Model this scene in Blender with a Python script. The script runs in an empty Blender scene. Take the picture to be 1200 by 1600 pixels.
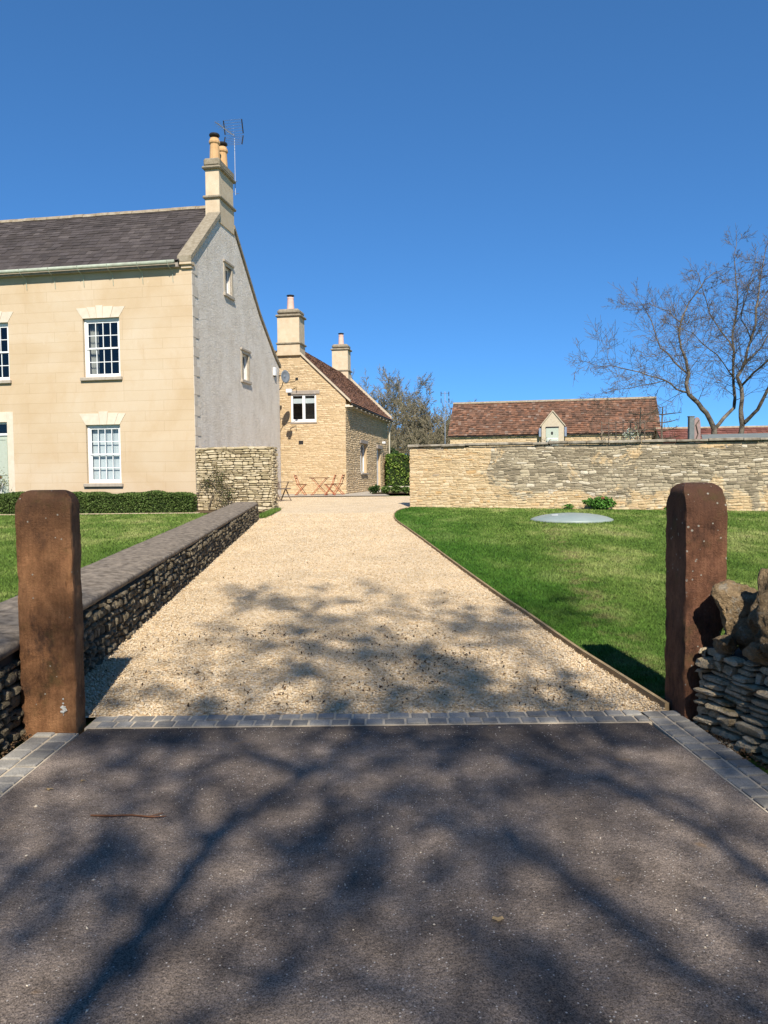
import bpy, bmesh, math, random
import numpy as np
from mathutils import Vector, Matrix
from mathutils.geometry import tessellate_polygon
from math import sin, cos, pi, radians, sqrt

random.seed(7)
rng = np.random.default_rng(7)
scn = bpy.context.scene
COL = scn.collection

# ------------------------------------------------------------------ camera
cam_d = bpy.data.cameras.new('camera'); cam = bpy.data.objects.new('camera', cam_d); COL.objects.link(cam)
pit = math.atan(58/1200); rho = .0095
F = Vector((0, cos(pit), -sin(pit))); r0 = Vector((1, 0, 0)); u0 = Vector((0, sin(pit), cos(pit)))
R_ = r0*cos(rho)-u0*sin(rho); U_ = u0*cos(rho)+r0*sin(rho)
m = Matrix.Identity(4)
for i in range(3):
    m[i][0] = R_[i]; m[i][1] = U_[i]; m[i][2] = -F[i]
m[2][3] = 1.5
cam.matrix_world = m
cam_d.sensor_fit = 'VERTICAL'; cam_d.sensor_height = 24; cam_d.sensor_width = 18; cam_d.lens = 18
cam_d.clip_end = 2000; cam_d.clip_start = .05
scn.camera = cam
scn.render.resolution_x = 768; scn.render.resolution_y = 1024

# ------------------------------------------------------------------ light
SUN_EL = radians(41.5)
to_sun = Vector((.13, -1, 0)).normalized()*cos(SUN_EL)+Vector((0, 0, sin(SUN_EL)))
w = bpy.data.worlds.new('World'); scn.world = w; w.use_nodes = True
nt = w.node_tree; bg = nt.nodes['Background']
sky = nt.nodes.new('ShaderNodeTexSky'); sky.sky_type = 'NISHITA'; sky.sun_disc = False
sky.sun_elevation = SUN_EL; sky.sun_rotation = math.atan2(to_sun.x, to_sun.y)
sky.altitude = 2000; sky.air_density = .7; sky.dust_density = 0; sky.ozone_density = 6
tint = nt.nodes.new('ShaderNodeMix'); tint.data_type = 'RGBA'; tint.blend_type = 'MULTIPLY'; tint.inputs[0].default_value = 1
tint.inputs[7].default_value = (.66, 1.36, 1.97, 1)      # clear spring air: an even, deep blue
gam = nt.nodes.new('ShaderNodeGamma'); gam.inputs[1].default_value = .68; nt.links.new(sky.outputs[0], gam.inputs[0]); nt.links.new(gam.outputs[0], tint.inputs[6]); nt.links.new(tint.outputs[2], bg.inputs[0]); bg.inputs[1].default_value = .1
sd = bpy.data.lights.new('sun', 'SUN'); sd.energy = 5.0; sd.angle = radians(.53); sd.color = (1, .935, .84)
so = bpy.data.objects.new('sun', sd); COL.objects.link(so)
so.rotation_euler = to_sun.to_track_quat('Z', 'Y').to_euler(); so.location = (0, -20, 30)
scn.view_settings.view_transform = 'Standard'; scn.view_settings.look = 'None'
scn.view_settings.exposure = .48; scn.view_settings.gamma = 1
try: scn.view_settings.use_curve_mapping = False
except Exception: pass

# ------------------------------------------------------------------ materials
class NB:
    def __init__(s, name):
        s.m = bpy.data.materials.new(name); s.m.use_nodes = True; s.t = s.m.node_tree
        s.b = s.t.nodes['Principled BSDF']; s.b.inputs['Roughness'].default_value = .85
        s.b.inputs['Specular IOR Level'].default_value = .12
        s.tc = s.n('ShaderNodeTexCoord').outputs['Object']
    def n(s, ty, **k):
        x = s.t.nodes.new(ty)
        for a, v in k.items():
            setattr(x, a, v)
        return x
    def set(s, inp, v):
        if isinstance(v, bpy.types.NodeSocket): s.t.links.new(v, inp)
        elif isinstance(v, (tuple, list)) and len(v) == 3 and inp.type == 'RGBA': inp.default_value = (*v, 1)
        else: inp.default_value = v
    def noise(s, sc, det=5, rough=.55, vec=None, out=0, dist=0):
        x = s.n('ShaderNodeTexNoise'); s.set(x.inputs['Scale'], sc); x.inputs['Detail'].default_value = det
        x.inputs['Roughness'].default_value = rough; x.inputs['Distortion'].default_value = dist
        s.set(x.inputs['Vector'], vec or s.tc); return x.outputs[out]
    def voro(s, sc, vec=None, feat='F1', out='Distance', rnd=1):
        x = s.n('ShaderNodeTexVoronoi', feature=feat); s.set(x.inputs['Scale'], sc); x.inputs['Randomness'].default_value = rnd
        s.set(x.inputs['Vector'], vec or s.tc); return x.outputs[out]
    def mapv(s, scale=(1, 1, 1), rot=(0, 0, 0), loc=(0, 0, 0), vec=None):
        x = s.n('ShaderNodeMapping'); s.set(x.inputs['Vector'], vec or s.tc)
        x.inputs['Scale'].default_value = scale; x.inputs['Rotation'].default_value = rot; x.inputs['Location'].default_value = loc
        return x.outputs[0]
    def ramp(s, f, stops):
        x = s.n('ShaderNodeValToRGB'); s.set(x.inputs[0], f); e = x.color_ramp.elements
        while len(e) < len(stops): e.new(.5)
        for k, (p, c) in enumerate(stops):
            e[k].position = p; e[k].color = (*c, 1) if isinstance(c, (tuple, list)) else (c, c, c, 1)
        return x.outputs[0]
    def mix(s, f, a, b, mode='MIX'):
        x = s.n('ShaderNodeMix', data_type='RGBA', blend_type=mode)
        s.set(x.inputs[0], f); s.set(x.inputs[6], a); s.set(x.inputs[7], b); return x.outputs[2]
    def math(s, op, a, b=0):
        x = s.n('ShaderNodeMath', operation=op); s.set(x.inputs[0], a); s.set(x.inputs[1], b); return x.outputs[0]
    def island(s):
        return s.n('ShaderNodeNewGeometry').outputs['Random Per Island']
    def sep(s, vec=None):
        x = s.n('ShaderNodeSeparateXYZ'); s.set(x.inputs[0], vec or s.tc); return x.outputs
    def color(s, c): s.set(s.b.inputs['Base Color'], c)
    def rough(s, r): s.set(s.b.inputs['Roughness'], r)
    def bump(s, h, strength=.5, dist=.01, prev=None):
        x = s.n('ShaderNodeBump'); x.inputs['Strength'].default_value = strength; x.inputs['Distance'].default_value = dist
        s.set(x.inputs['Height'], h)
        if prev: s.t.links.new(prev, x.inputs['Normal'])
        s.t.links.new(x.outputs[0], s.b.inputs['Normal']); return x.outputs[0]

def simple(name, c1, c2, sc=4, rough=.85, bs=0, bd=.01, bsc=30, isl=0, spec=.15, metal=0, det=5):
    """two-tone noise colour, optional per-piece brightness variation and bump"""
    k = NB(name)
    c = k.mix(k.ramp(k.noise(sc, det), [(.3, 0.), (.7, 1.)]), c1, c2)
    if isl:
        v = k.ramp(k.island(), [(0., 1-isl), (1., 1+isl if isl < 1 else 1)])
        c = k.mix(1., c, v, 'MULTIPLY')
    k.color(c); k.rough(rough); k.b.inputs['Specular IOR Level'].default_value = spec; k.b.inputs['Metallic'].default_value = metal
    if bs: k.bump(k.noise(bsc, 6, .65), bs, bd)
    return k.m

def mk_glass():
    m = bpy.data.materials.new('window_glass'); m.use_nodes = True; t = m.node_tree; t.nodes.remove(t.nodes['Principled BSDF'])
    o = t.nodes['Material Output']; tr = t.nodes.new('ShaderNodeBsdfTransparent'); gl = t.nodes.new('ShaderNodeBsdfGlossy')
    gl.inputs['Roughness'].default_value = .02; lw = t.nodes.new('ShaderNodeLayerWeight'); lw.inputs[0].default_value = .5; fr = t.nodes.new('ShaderNodeMapRange'); fr.inputs[1].default_value = .2; fr.inputs[2].default_value = 1.; fr.inputs[3].default_value = .06; fr.inputs[4].default_value = .6; t.links.new(lw.outputs['Facing'], fr.inputs[0])
    mx = t.nodes.new('ShaderNodeMixShader'); tr.inputs[0].default_value = (.8, .84, .84, 1)
    t.links.new(fr.outputs[0], mx.inputs[0]); t.links.new(tr.outputs[0], mx.inputs[1]); t.links.new(gl.outputs[0], mx.inputs[2])
    t.links.new(mx.outputs[0], o.inputs[0]); return m
GLASS = mk_glass()

def mk_asphalt():
    k = NB('asphalt'); k.tc = k.n('ShaderNodeNewGeometry').outputs['Position']
    big = k.noise(.9, 5, .6); mid = k.noise(7, 6, .7); fine = k.noise(230, 3, .7)
    c = k.mix(k.ramp(big, [(.3, 0.), (.7, 1.)]), (.125, .099, .081), (.325, .26, .206))
    c = k.mix(.65, c, k.ramp(mid, [(.3, .42), (.7, 1.3)]), 'MULTIPLY')
    c = k.mix(.85, c, k.ramp(fine, [(.34, .15), (.66, 1.85)]), 'MULTIPLY')
    Pp = k.sep(); tar_shade = k.math('ADD', Pp[1], k.math('MULTIPLY', k.noise(4, 5, .7), .5))
    c = k.mix(k.ramp(k.math('MULTIPLY', tar_shade, .2), [(.86, 0.), (.93, .55)]), c, (.045, .038, .034))      # dark band along the setts: shadow painted in together with blacker tarmac
    # pale grit worn into the surface, gathered in patches
    cell = k.voro(95, out='Distance'); sel = k.n('ShaderNodeSeparateColor'); v = k.n('ShaderNodeTexVoronoi'); k.set(v.inputs['Scale'], 95); k.set(v.inputs['Vector'], k.tc)
    k.t.links.new(v.outputs['Color'], sel.inputs[0])
    s1 = k.math('MULTIPLY', k.math('LESS_THAN', v.outputs['Distance'], .28), k.math('GREATER_THAN', k.math('ADD', sel.outputs[0], k.math('MULTIPLY', k.noise(2.2, 4), .5)), 1.17))
    c = k.mix(s1, c, (.55, .5, .44))
    scuff = k.ramp(k.noise(26, 8, .8, vec=k.mapv((.45, 1, 1))), [(.625, 0.), (.68, .55)])
    scuff = k.math('MULTIPLY', scuff, k.ramp(k.noise(3.1, 2), [(.48, 0.), (.62, 1.)]))
    c = k.mix(scuff, c, (.42, .40, .37))
    rust = k.ramp(k.noise(5.3, 3, .5, vec=k.mapv((1, 1, 1), loc=(3, 9, 0))), [(.70, 0.), (.74, .35)])
    c = k.mix(rust, c, (.28, .17, .08))
    k.color(c); k.rough(.9); k.b.inputs['Specular IOR Level'].default_value = .06
    k.bump(k.math('ADD', k.noise(120, 4, .8), k.math('MULTIPLY', k.voro(70), .7)), .9, .006)
    return k.m

def mk_gravel(name='gravel_bed', stones=False):
    k = NB(name); g = k.n('ShaderNodeNewGeometry'); k.tc = g.outputs['Position']
    pal = [(0., (.40, .26, .13)), (.06, (.58, .42, .24)), (.35, (.68, .52, .32)), (.7, (.75, .61, .415)), (1., (.81, .70, .53))]
    dirt = k.ramp(k.noise(1.3, 6, .7), [(.42, 1.), (.62, .87)])
    if stones:
        c = k.ramp(g.outputs['Random Per Island'], pal)
        c = k.mix(.5, c, k.ramp(k.noise(90, 3), [(.3, .75), (.7, 1.15)]), 'MULTIPLY')
        c = k.mix(1., c, dirt, 'MULTIPLY')
        k.color(c); return k.m
    v = k.n('ShaderNodeTexVoronoi'); k.set(v.inputs['Scale'], 42.); k.set(v.inputs['Vector'], k.mapv((1, .8, 1)))
    sep = k.n('ShaderNodeSeparateColor'); k.t.links.new(v.outputs['Color'], sep.inputs[0])
    c = k.ramp(sep.outputs[0], pal)
    c = k.mix(k.ramp(v.outputs['Distance'], [(.5, 0.), (.8, .45)]), c, (.42, .30, .18))
    c = k.mix(1., c, dirt, 'MULTIPLY')
    k.color(c)
    h = k.math('SUBTRACT', 1., v.outputs['Distance'])
    k.bump(k.math('ADD', h, k.math('MULTIPLY', k.noise(11, 4), .8)), .8, .02)
    return k.m

def mk_lawn(name, blades=False):
    k = NB(name); g = k.n('ShaderNodeNewGeometry'); k.tc = g.outputs['Position']
    s1 = k.noise(1.1, 5, .65, vec=k.mapv((1, .45, 1), rot=(0, 0, radians(-35)))); s2 = k.noise(6, 5, .7)
    c = k.ramp(s1, [(.32, (.065, .125, .018)), (.5, (.12, .185, .035)), (.6, (.22, .26, .075)), (.78, (.30, .29, .12))])
    c = k.mix(.6, c, k.ramp(s2, [(.3, .65), (.7, 1.25)]), 'MULTIPLY')
    P = k.sep(); dx = k.math('ADD', P[0], k.math('MULTIPLY', k.math('SUBTRACT', P[1], 5), .055))
    nap = k.ramp(k.math('MULTIPLY', k.math('ADD', dx, k.math('MULTIPLY', k.noise(.8, 4), 1.6)), .2), [(.48, 1.), (.78, 0.)])
    nap = k.math('MULTIPLY', nap, k.math('GREATER_THAN', P[0], 0.))
    c = k.mix(k.math('MULTIPLY', nap, .8), c, k.mix(.5, c, (.05, .135, .016)))
    c = k.mix(nap, c, k.mix(1., c, (.62, .80, .6), 'MULTIPLY'))
    # bare scuffed earth strip near the gate
    d = k.math('ABSOLUTE', k.math('SUBTRACT', k.math('ADD', P[0], k.math('MULTIPLY', P[1], -.16)), .95))
    strip = k.math('MULTIPLY', k.ramp(d, [(.1, 1.), (.32, 0.)]), k.ramp(k.noise(3.7, 5, .7), [(.47, 0.), (.6, 1.)]))
    strip = k.math('MULTIPLY', strip, k.ramp(P[1], [(.0, 1.), (1., 1.)]))
    c = k.mix(k.math('MULTIPLY', strip, .7 if not blades else .35), c, (.26, .19, .10))
    if blades:
        c = k.mix(.8, c, k.ramp(g.outputs['Random Per Island'], [(0., .65), (1., 1.45)]), 'MULTIPLY')
    else:
        k.bump(k.math('ADD', k.noise(60, 5, .8), k.math('MULTIPLY', k.noise(9, 4), .6)), .9, .03)
    k.color(c); k.b.inputs['Specular IOR Level'].default_value = .15
    return k.m

def mk_ashlar():
    """painted ashlar render of the farmhouse front: local x along the wall, z up"""
    k = NB('ochre_ashlar'); s = k.sep()
    wob = k.math('MULTIPLY', k.math('SUBTRACT', k.noise(1.1, 3), .5), .03)
    cmb = k.n('ShaderNodeCombineXYZ'); k.set(cmb.inputs[0], s[0]); k.set(cmb.inputs[1], k.math('ADD', s[2], wob))
    b = k.n('ShaderNodeTexBrick'); k.set(b.inputs['Vector'], cmb.outputs[0])
    b.inputs['Scale'].default_value = 1; b.inputs['Brick Width'].default_value = 2.3; b.inputs['Row Height'].default_value = .315
    b.inputs['Mortar Size'].default_value = .006; b.inputs['Mortar Smooth'].default_value = .4; b.offset = .43; b.squash = .7; b.squash_frequency = 3
    b.inputs['Color1'].default_value = (1, 1, 1, 1); b.inputs['Color2'].default_value = (.95, .94, .92, 1); b.inputs['Mortar'].default_value = (.76, .71, .64, 1)
    big = k.noise(.42, 5, .6, dist=.4); st = k.noise(2.6, 7, .7, vec=k.mapv((1, 1, .35))); fn = k.noise(38, 4, .7)
    c = k.ramp(big, [(.3, (.51, .375, .225)), (.5, (.56, .435, .29)), (.7, (.59, .485, .35))])
    c = k.mix(.85, c, b.outputs[0], 'MULTIPLY')
    c = k.mix(k.ramp(st, [(.52, 0.), (.72, .5)]), c, (.50, .355, .21))
    c = k.mix(k.ramp(k.noise(4.4, 7, .75, vec=k.mapv((1, 1, .8), loc=(4, 0, 7))), [(.60, 0.), (.68, .35)]), c, (.64, .53, .39))
    dk = k.ramp(k.noise(13, 7, .8, vec=k.mapv((.5, 1, 1), loc=(1, 2, 3))), [(.66, 0.), (.70, .55)])
    zone = k.math('MULTIPLY', k.ramp(k.math('ADD', k.math('MULTIPLY', s[0], .5), 1.25), [(.3, 0.), (.75, 1.)]), k.ramp(k.math('MULTIPLY', s[2], .125), [(.5, 0.), (.75, 1.)]))
    c = k.mix(k.math('MULTIPLY', dk, zone), c, (.30, .22, .13))
    c = k.mix(.4, c, k.ramp(fn, [(.3, .88), (.7, 1.1)]), 'MULTIPLY')
    k.color(c); n1 = k.bump(b.outputs['Fac'], .4, -.004); k.bump(k.noise(55, 5, .7), .25, .004, n1)
    return k.m

def mk_roughcast():
    k = NB('grey_roughcast')
    c = k.ramp(k.noise(1.3, 6, .7), [(.3, (.64, .56, .455)), (.5, (.74, .665, .56)), (.7, (.80, .735, .64))])
    v = k.noise(2.2, 5, .6, vec=k.mapv((1, 1.6, .25)))
    c = k.mix(k.ramp(v, [(.52, 0.), (.75, .35)]), c, (.50, .44, .37))
    c = k.mix(.6, c, k.ramp(k.noise(14, 6, .85), [(.3, .72), (.7, 1.2)]), 'MULTIPLY')
    k.color(c); k.bump(k.math('ADD', k.noise(13, 6, .8), k.math('MULTIPLY', k.noise(5, 4), .5)), 1., .06)
    return k.m

def mk_stone(name, cols, isl=.35, fine=60, bs=.7, bd=.01, blotch=None, moss=None):
    k = NB(name); r = k.island()
    c = k.ramp(r, [(i/(len(cols)-1), x) for i, x in enumerate(cols)])
    c = k.mix(.8, c, k.ramp(k.noise(9, 6, .7), [(.28, 1-isl), (.72, 1+isl*.6)]), 'MULTIPLY')
    c = k.mix(.7, c, k.ramp(k.noise(fine*1.3, 5, .8), [(.32, .5), (.5, 1.), (.68, 1.35)]), 'MULTIPLY')
    if blotch:
        c = k.mix(k.ramp(k.noise(16, 6, .7, vec=k.mapv(loc=(5, 5, 5))), [(.56, 0.), (.62, .7)]), c, blotch)
    if moss:
        c = k.mix(k.ramp(k.noise(5, 6, .7, vec=k.mapv(loc=(8, 1, 2))), [(.58, 0.), (.66, .75)]), c, moss)
    k.color(c); k.rough(.92); k.bump(k.math('ADD', k.noise(fine, 6, .75), k.math('MULTIPLY', k.noise(fine*.3, 4, .7), 1.2)), bs, bd)
    return k.m

def mk_boundary(name, mortar=False):
    """limewashed buff patches surviving over weathered grey rubble"""
    k = NB(name); s = k.sep()
    f = k.noise(.75, 7, .72, vec=k.mapv((.8, 1, 1.25), loc=(2.3, 0, 4)), dist=.8)
    bias = k.ramp(k.math('MULTIPLY', s[0], .1), [(.0, .40), (.17, .25), (.33, .0), (.7, -.02 % 1 * 0.), (1., .02)])
    low = k.ramp(k.math('MULTIPLY', s[2], .4), [(.0, .16), (.45, .03), (1., .0)])
    f = k.math('ADD', k.math('ADD', k.math('ADD', f, bias), low), .018)
    f = k.math('ADD', f, k.math('MULTIPLY', k.math('SUBTRACT', k.noise(6, 5, .8, vec=k.mapv((.6, 1, 1.6))), .5), .25))
    msk = k.ramp(f, [(.60, 0.), (.618, 1.)])
    if mortar:
        c = k.mix(msk, (.29, .24, .17), (.58, .43, .25))
    else:
        r = k.island()
        g = k.ramp(r, [(0., (.20, .165, .11)), (.3, (.33, .27, .18)), (.6, (.43, .36, .245)), (.85, (.54, .45, .30)), (1., (.68, .60, .46))])
        b = k.ramp(r, [(0., (.52, .38, .21)), (.15, (.56, .41, .23)), (.5, (.63, .48, .28)), (.88, (.69, .54, .34)), (.98, (.60, .38, .17)), (1., (.40, .33, .24))])
        c = k.mix(msk, g, b)
    c = k.mix(.8, c, k.ramp(k.noise(11, 6, .75, vec=k.mapv((.6, 1, 1.5))), [(.28, .6), (.72, 1.25)]), 'MULTIPLY')
    c = k.mix(k.ramp(k.noise(1.9, 5, .7, vec=k.mapv(loc=(9, 9, 9))), [(.68, 0.), (.74, .5)]), c, (.66, .63, .58))
    k.color(c); k.rough(.95); k.bump(k.noise(30, 6, .8), .8, .02)
    return k.m

def mk_pillar(name, base, dark, light, spots):
    k = NB(name); s = k.sep()
    c = k.ramp(k.noise(4.2, 8, .72, vec=k.mapv((1, 1, .55))), [(.36, dark), (.48, base), (.66, light)])
    c = k.mix(.75, c, k.ramp(k.noise(45, 6, .8, vec=k.mapv((1.2, 1.2, .7))), [(.3, .6), (.7, 1.3)]), 'MULTIPLY')
    # tooling grooves run down the faces
    gr = k.n('ShaderNodeTexWave', wave_type='BANDS', bands_direction='X'); k.set(gr.inputs['Vector'], k.tc); gr.inputs['Scale'].default_value = 15
    gr.inputs['Distortion'].default_value = 1.6; gr.inputs['Detail'].default_value = 3; gr.inputs['Detail Scale'].default_value = .6
    c = k.mix(.18, c, k.ramp(gr.outputs['Fac'], [(0., .7), (.5, 1.1)]), 'MULTIPLY')
    c = k.mix(k.ramp(k.math('DIVIDE', s[2], 1.43), [(0.0, .0), (.72, .0), (.95, .75)]), c, dark)
    alg = k.ramp(k.noise(4.5, 5, .7, vec=k.mapv(loc=(3, 3, 1))), [(.55, 0.), (.75, .6)])
    c = k.mix(alg, c, (.10, .085, .03))
    v = k.n('ShaderNodeTexVoronoi'); k.set(v.inputs['Vector'], k.mapv((1, 1, 1), loc=(.3, .7, .2))); v.inputs['Scale'].default_value = spots[0]
    sc = k.n('ShaderNodeSeparateColor'); k.t.links.new(v.outputs['Color'], sc.inputs[0])
    rad = k.math('ADD', v.outputs['Distance'], k.math('MULTIPLY', k.noise(80, 4, .8), .25))
    sp = k.math('MULTIPLY', k.math('LESS_THAN', rad, spots[1]), k.math('GREATER_THAN', sc.outputs[1], spots[2]))
    c = k.mix(k.math('MULTIPLY', k.math('MULTIPLY', sp, .8), k.ramp(k.math('DIVIDE', s[2], 1.43), [(.5, .12), (.68, 1.)])), c, (.40, .38, .31))
    v2 = k.n('ShaderNodeTexVoronoi'); k.set(v2.inputs['Vector'], k.tc); v2.inputs['Scale'].default_value = 60
    s2 = k.n('ShaderNodeSeparateColor'); k.t.links.new(v2.outputs['Color'], s2.inputs[0])
    c = k.mix(k.math('MULTIPLY', k.math('LESS_THAN', v2.outputs['Distance'], .3), k.math('GREATER_THAN', s2.outputs[0], .985)), c, (.36, .34, .28))
    k.color(c); k.rough(.8)
    n1 = k.bump(gr.outputs['Fac'], .35, .003); k.bump(k.math('ADD', k.noise(110, 5, .8), k.noise(14, 6, .75)), 1., .014, n1)
    return k.m

def mk_tiles(name, cols, mossy=None, bump=True):
    k = NB(name); c = k.ramp(k.island(), [(i/(len(cols)-1), x) for i, x in enumerate(cols)])
    c = k.mix(.7, c, k.ramp(k.noise(1.3, 6, .7), [(.3, .6), (.7, 1.25)]), 'MULTIPLY')
    c = k.mix(.6, c, k.ramp(k.noise(22, 4, .7), [(.3, .7), (.7, 1.25)]), 'MULTIPLY')
    if mossy: c = k.mix(k.ramp(k.noise(9, 7, .8), [(.61, 0.), (.68, .6)]), c, mossy)
    k.color(c); k.rough(.75); k.bump(k.noise(40, 5), .4, .006); return k.m

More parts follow.
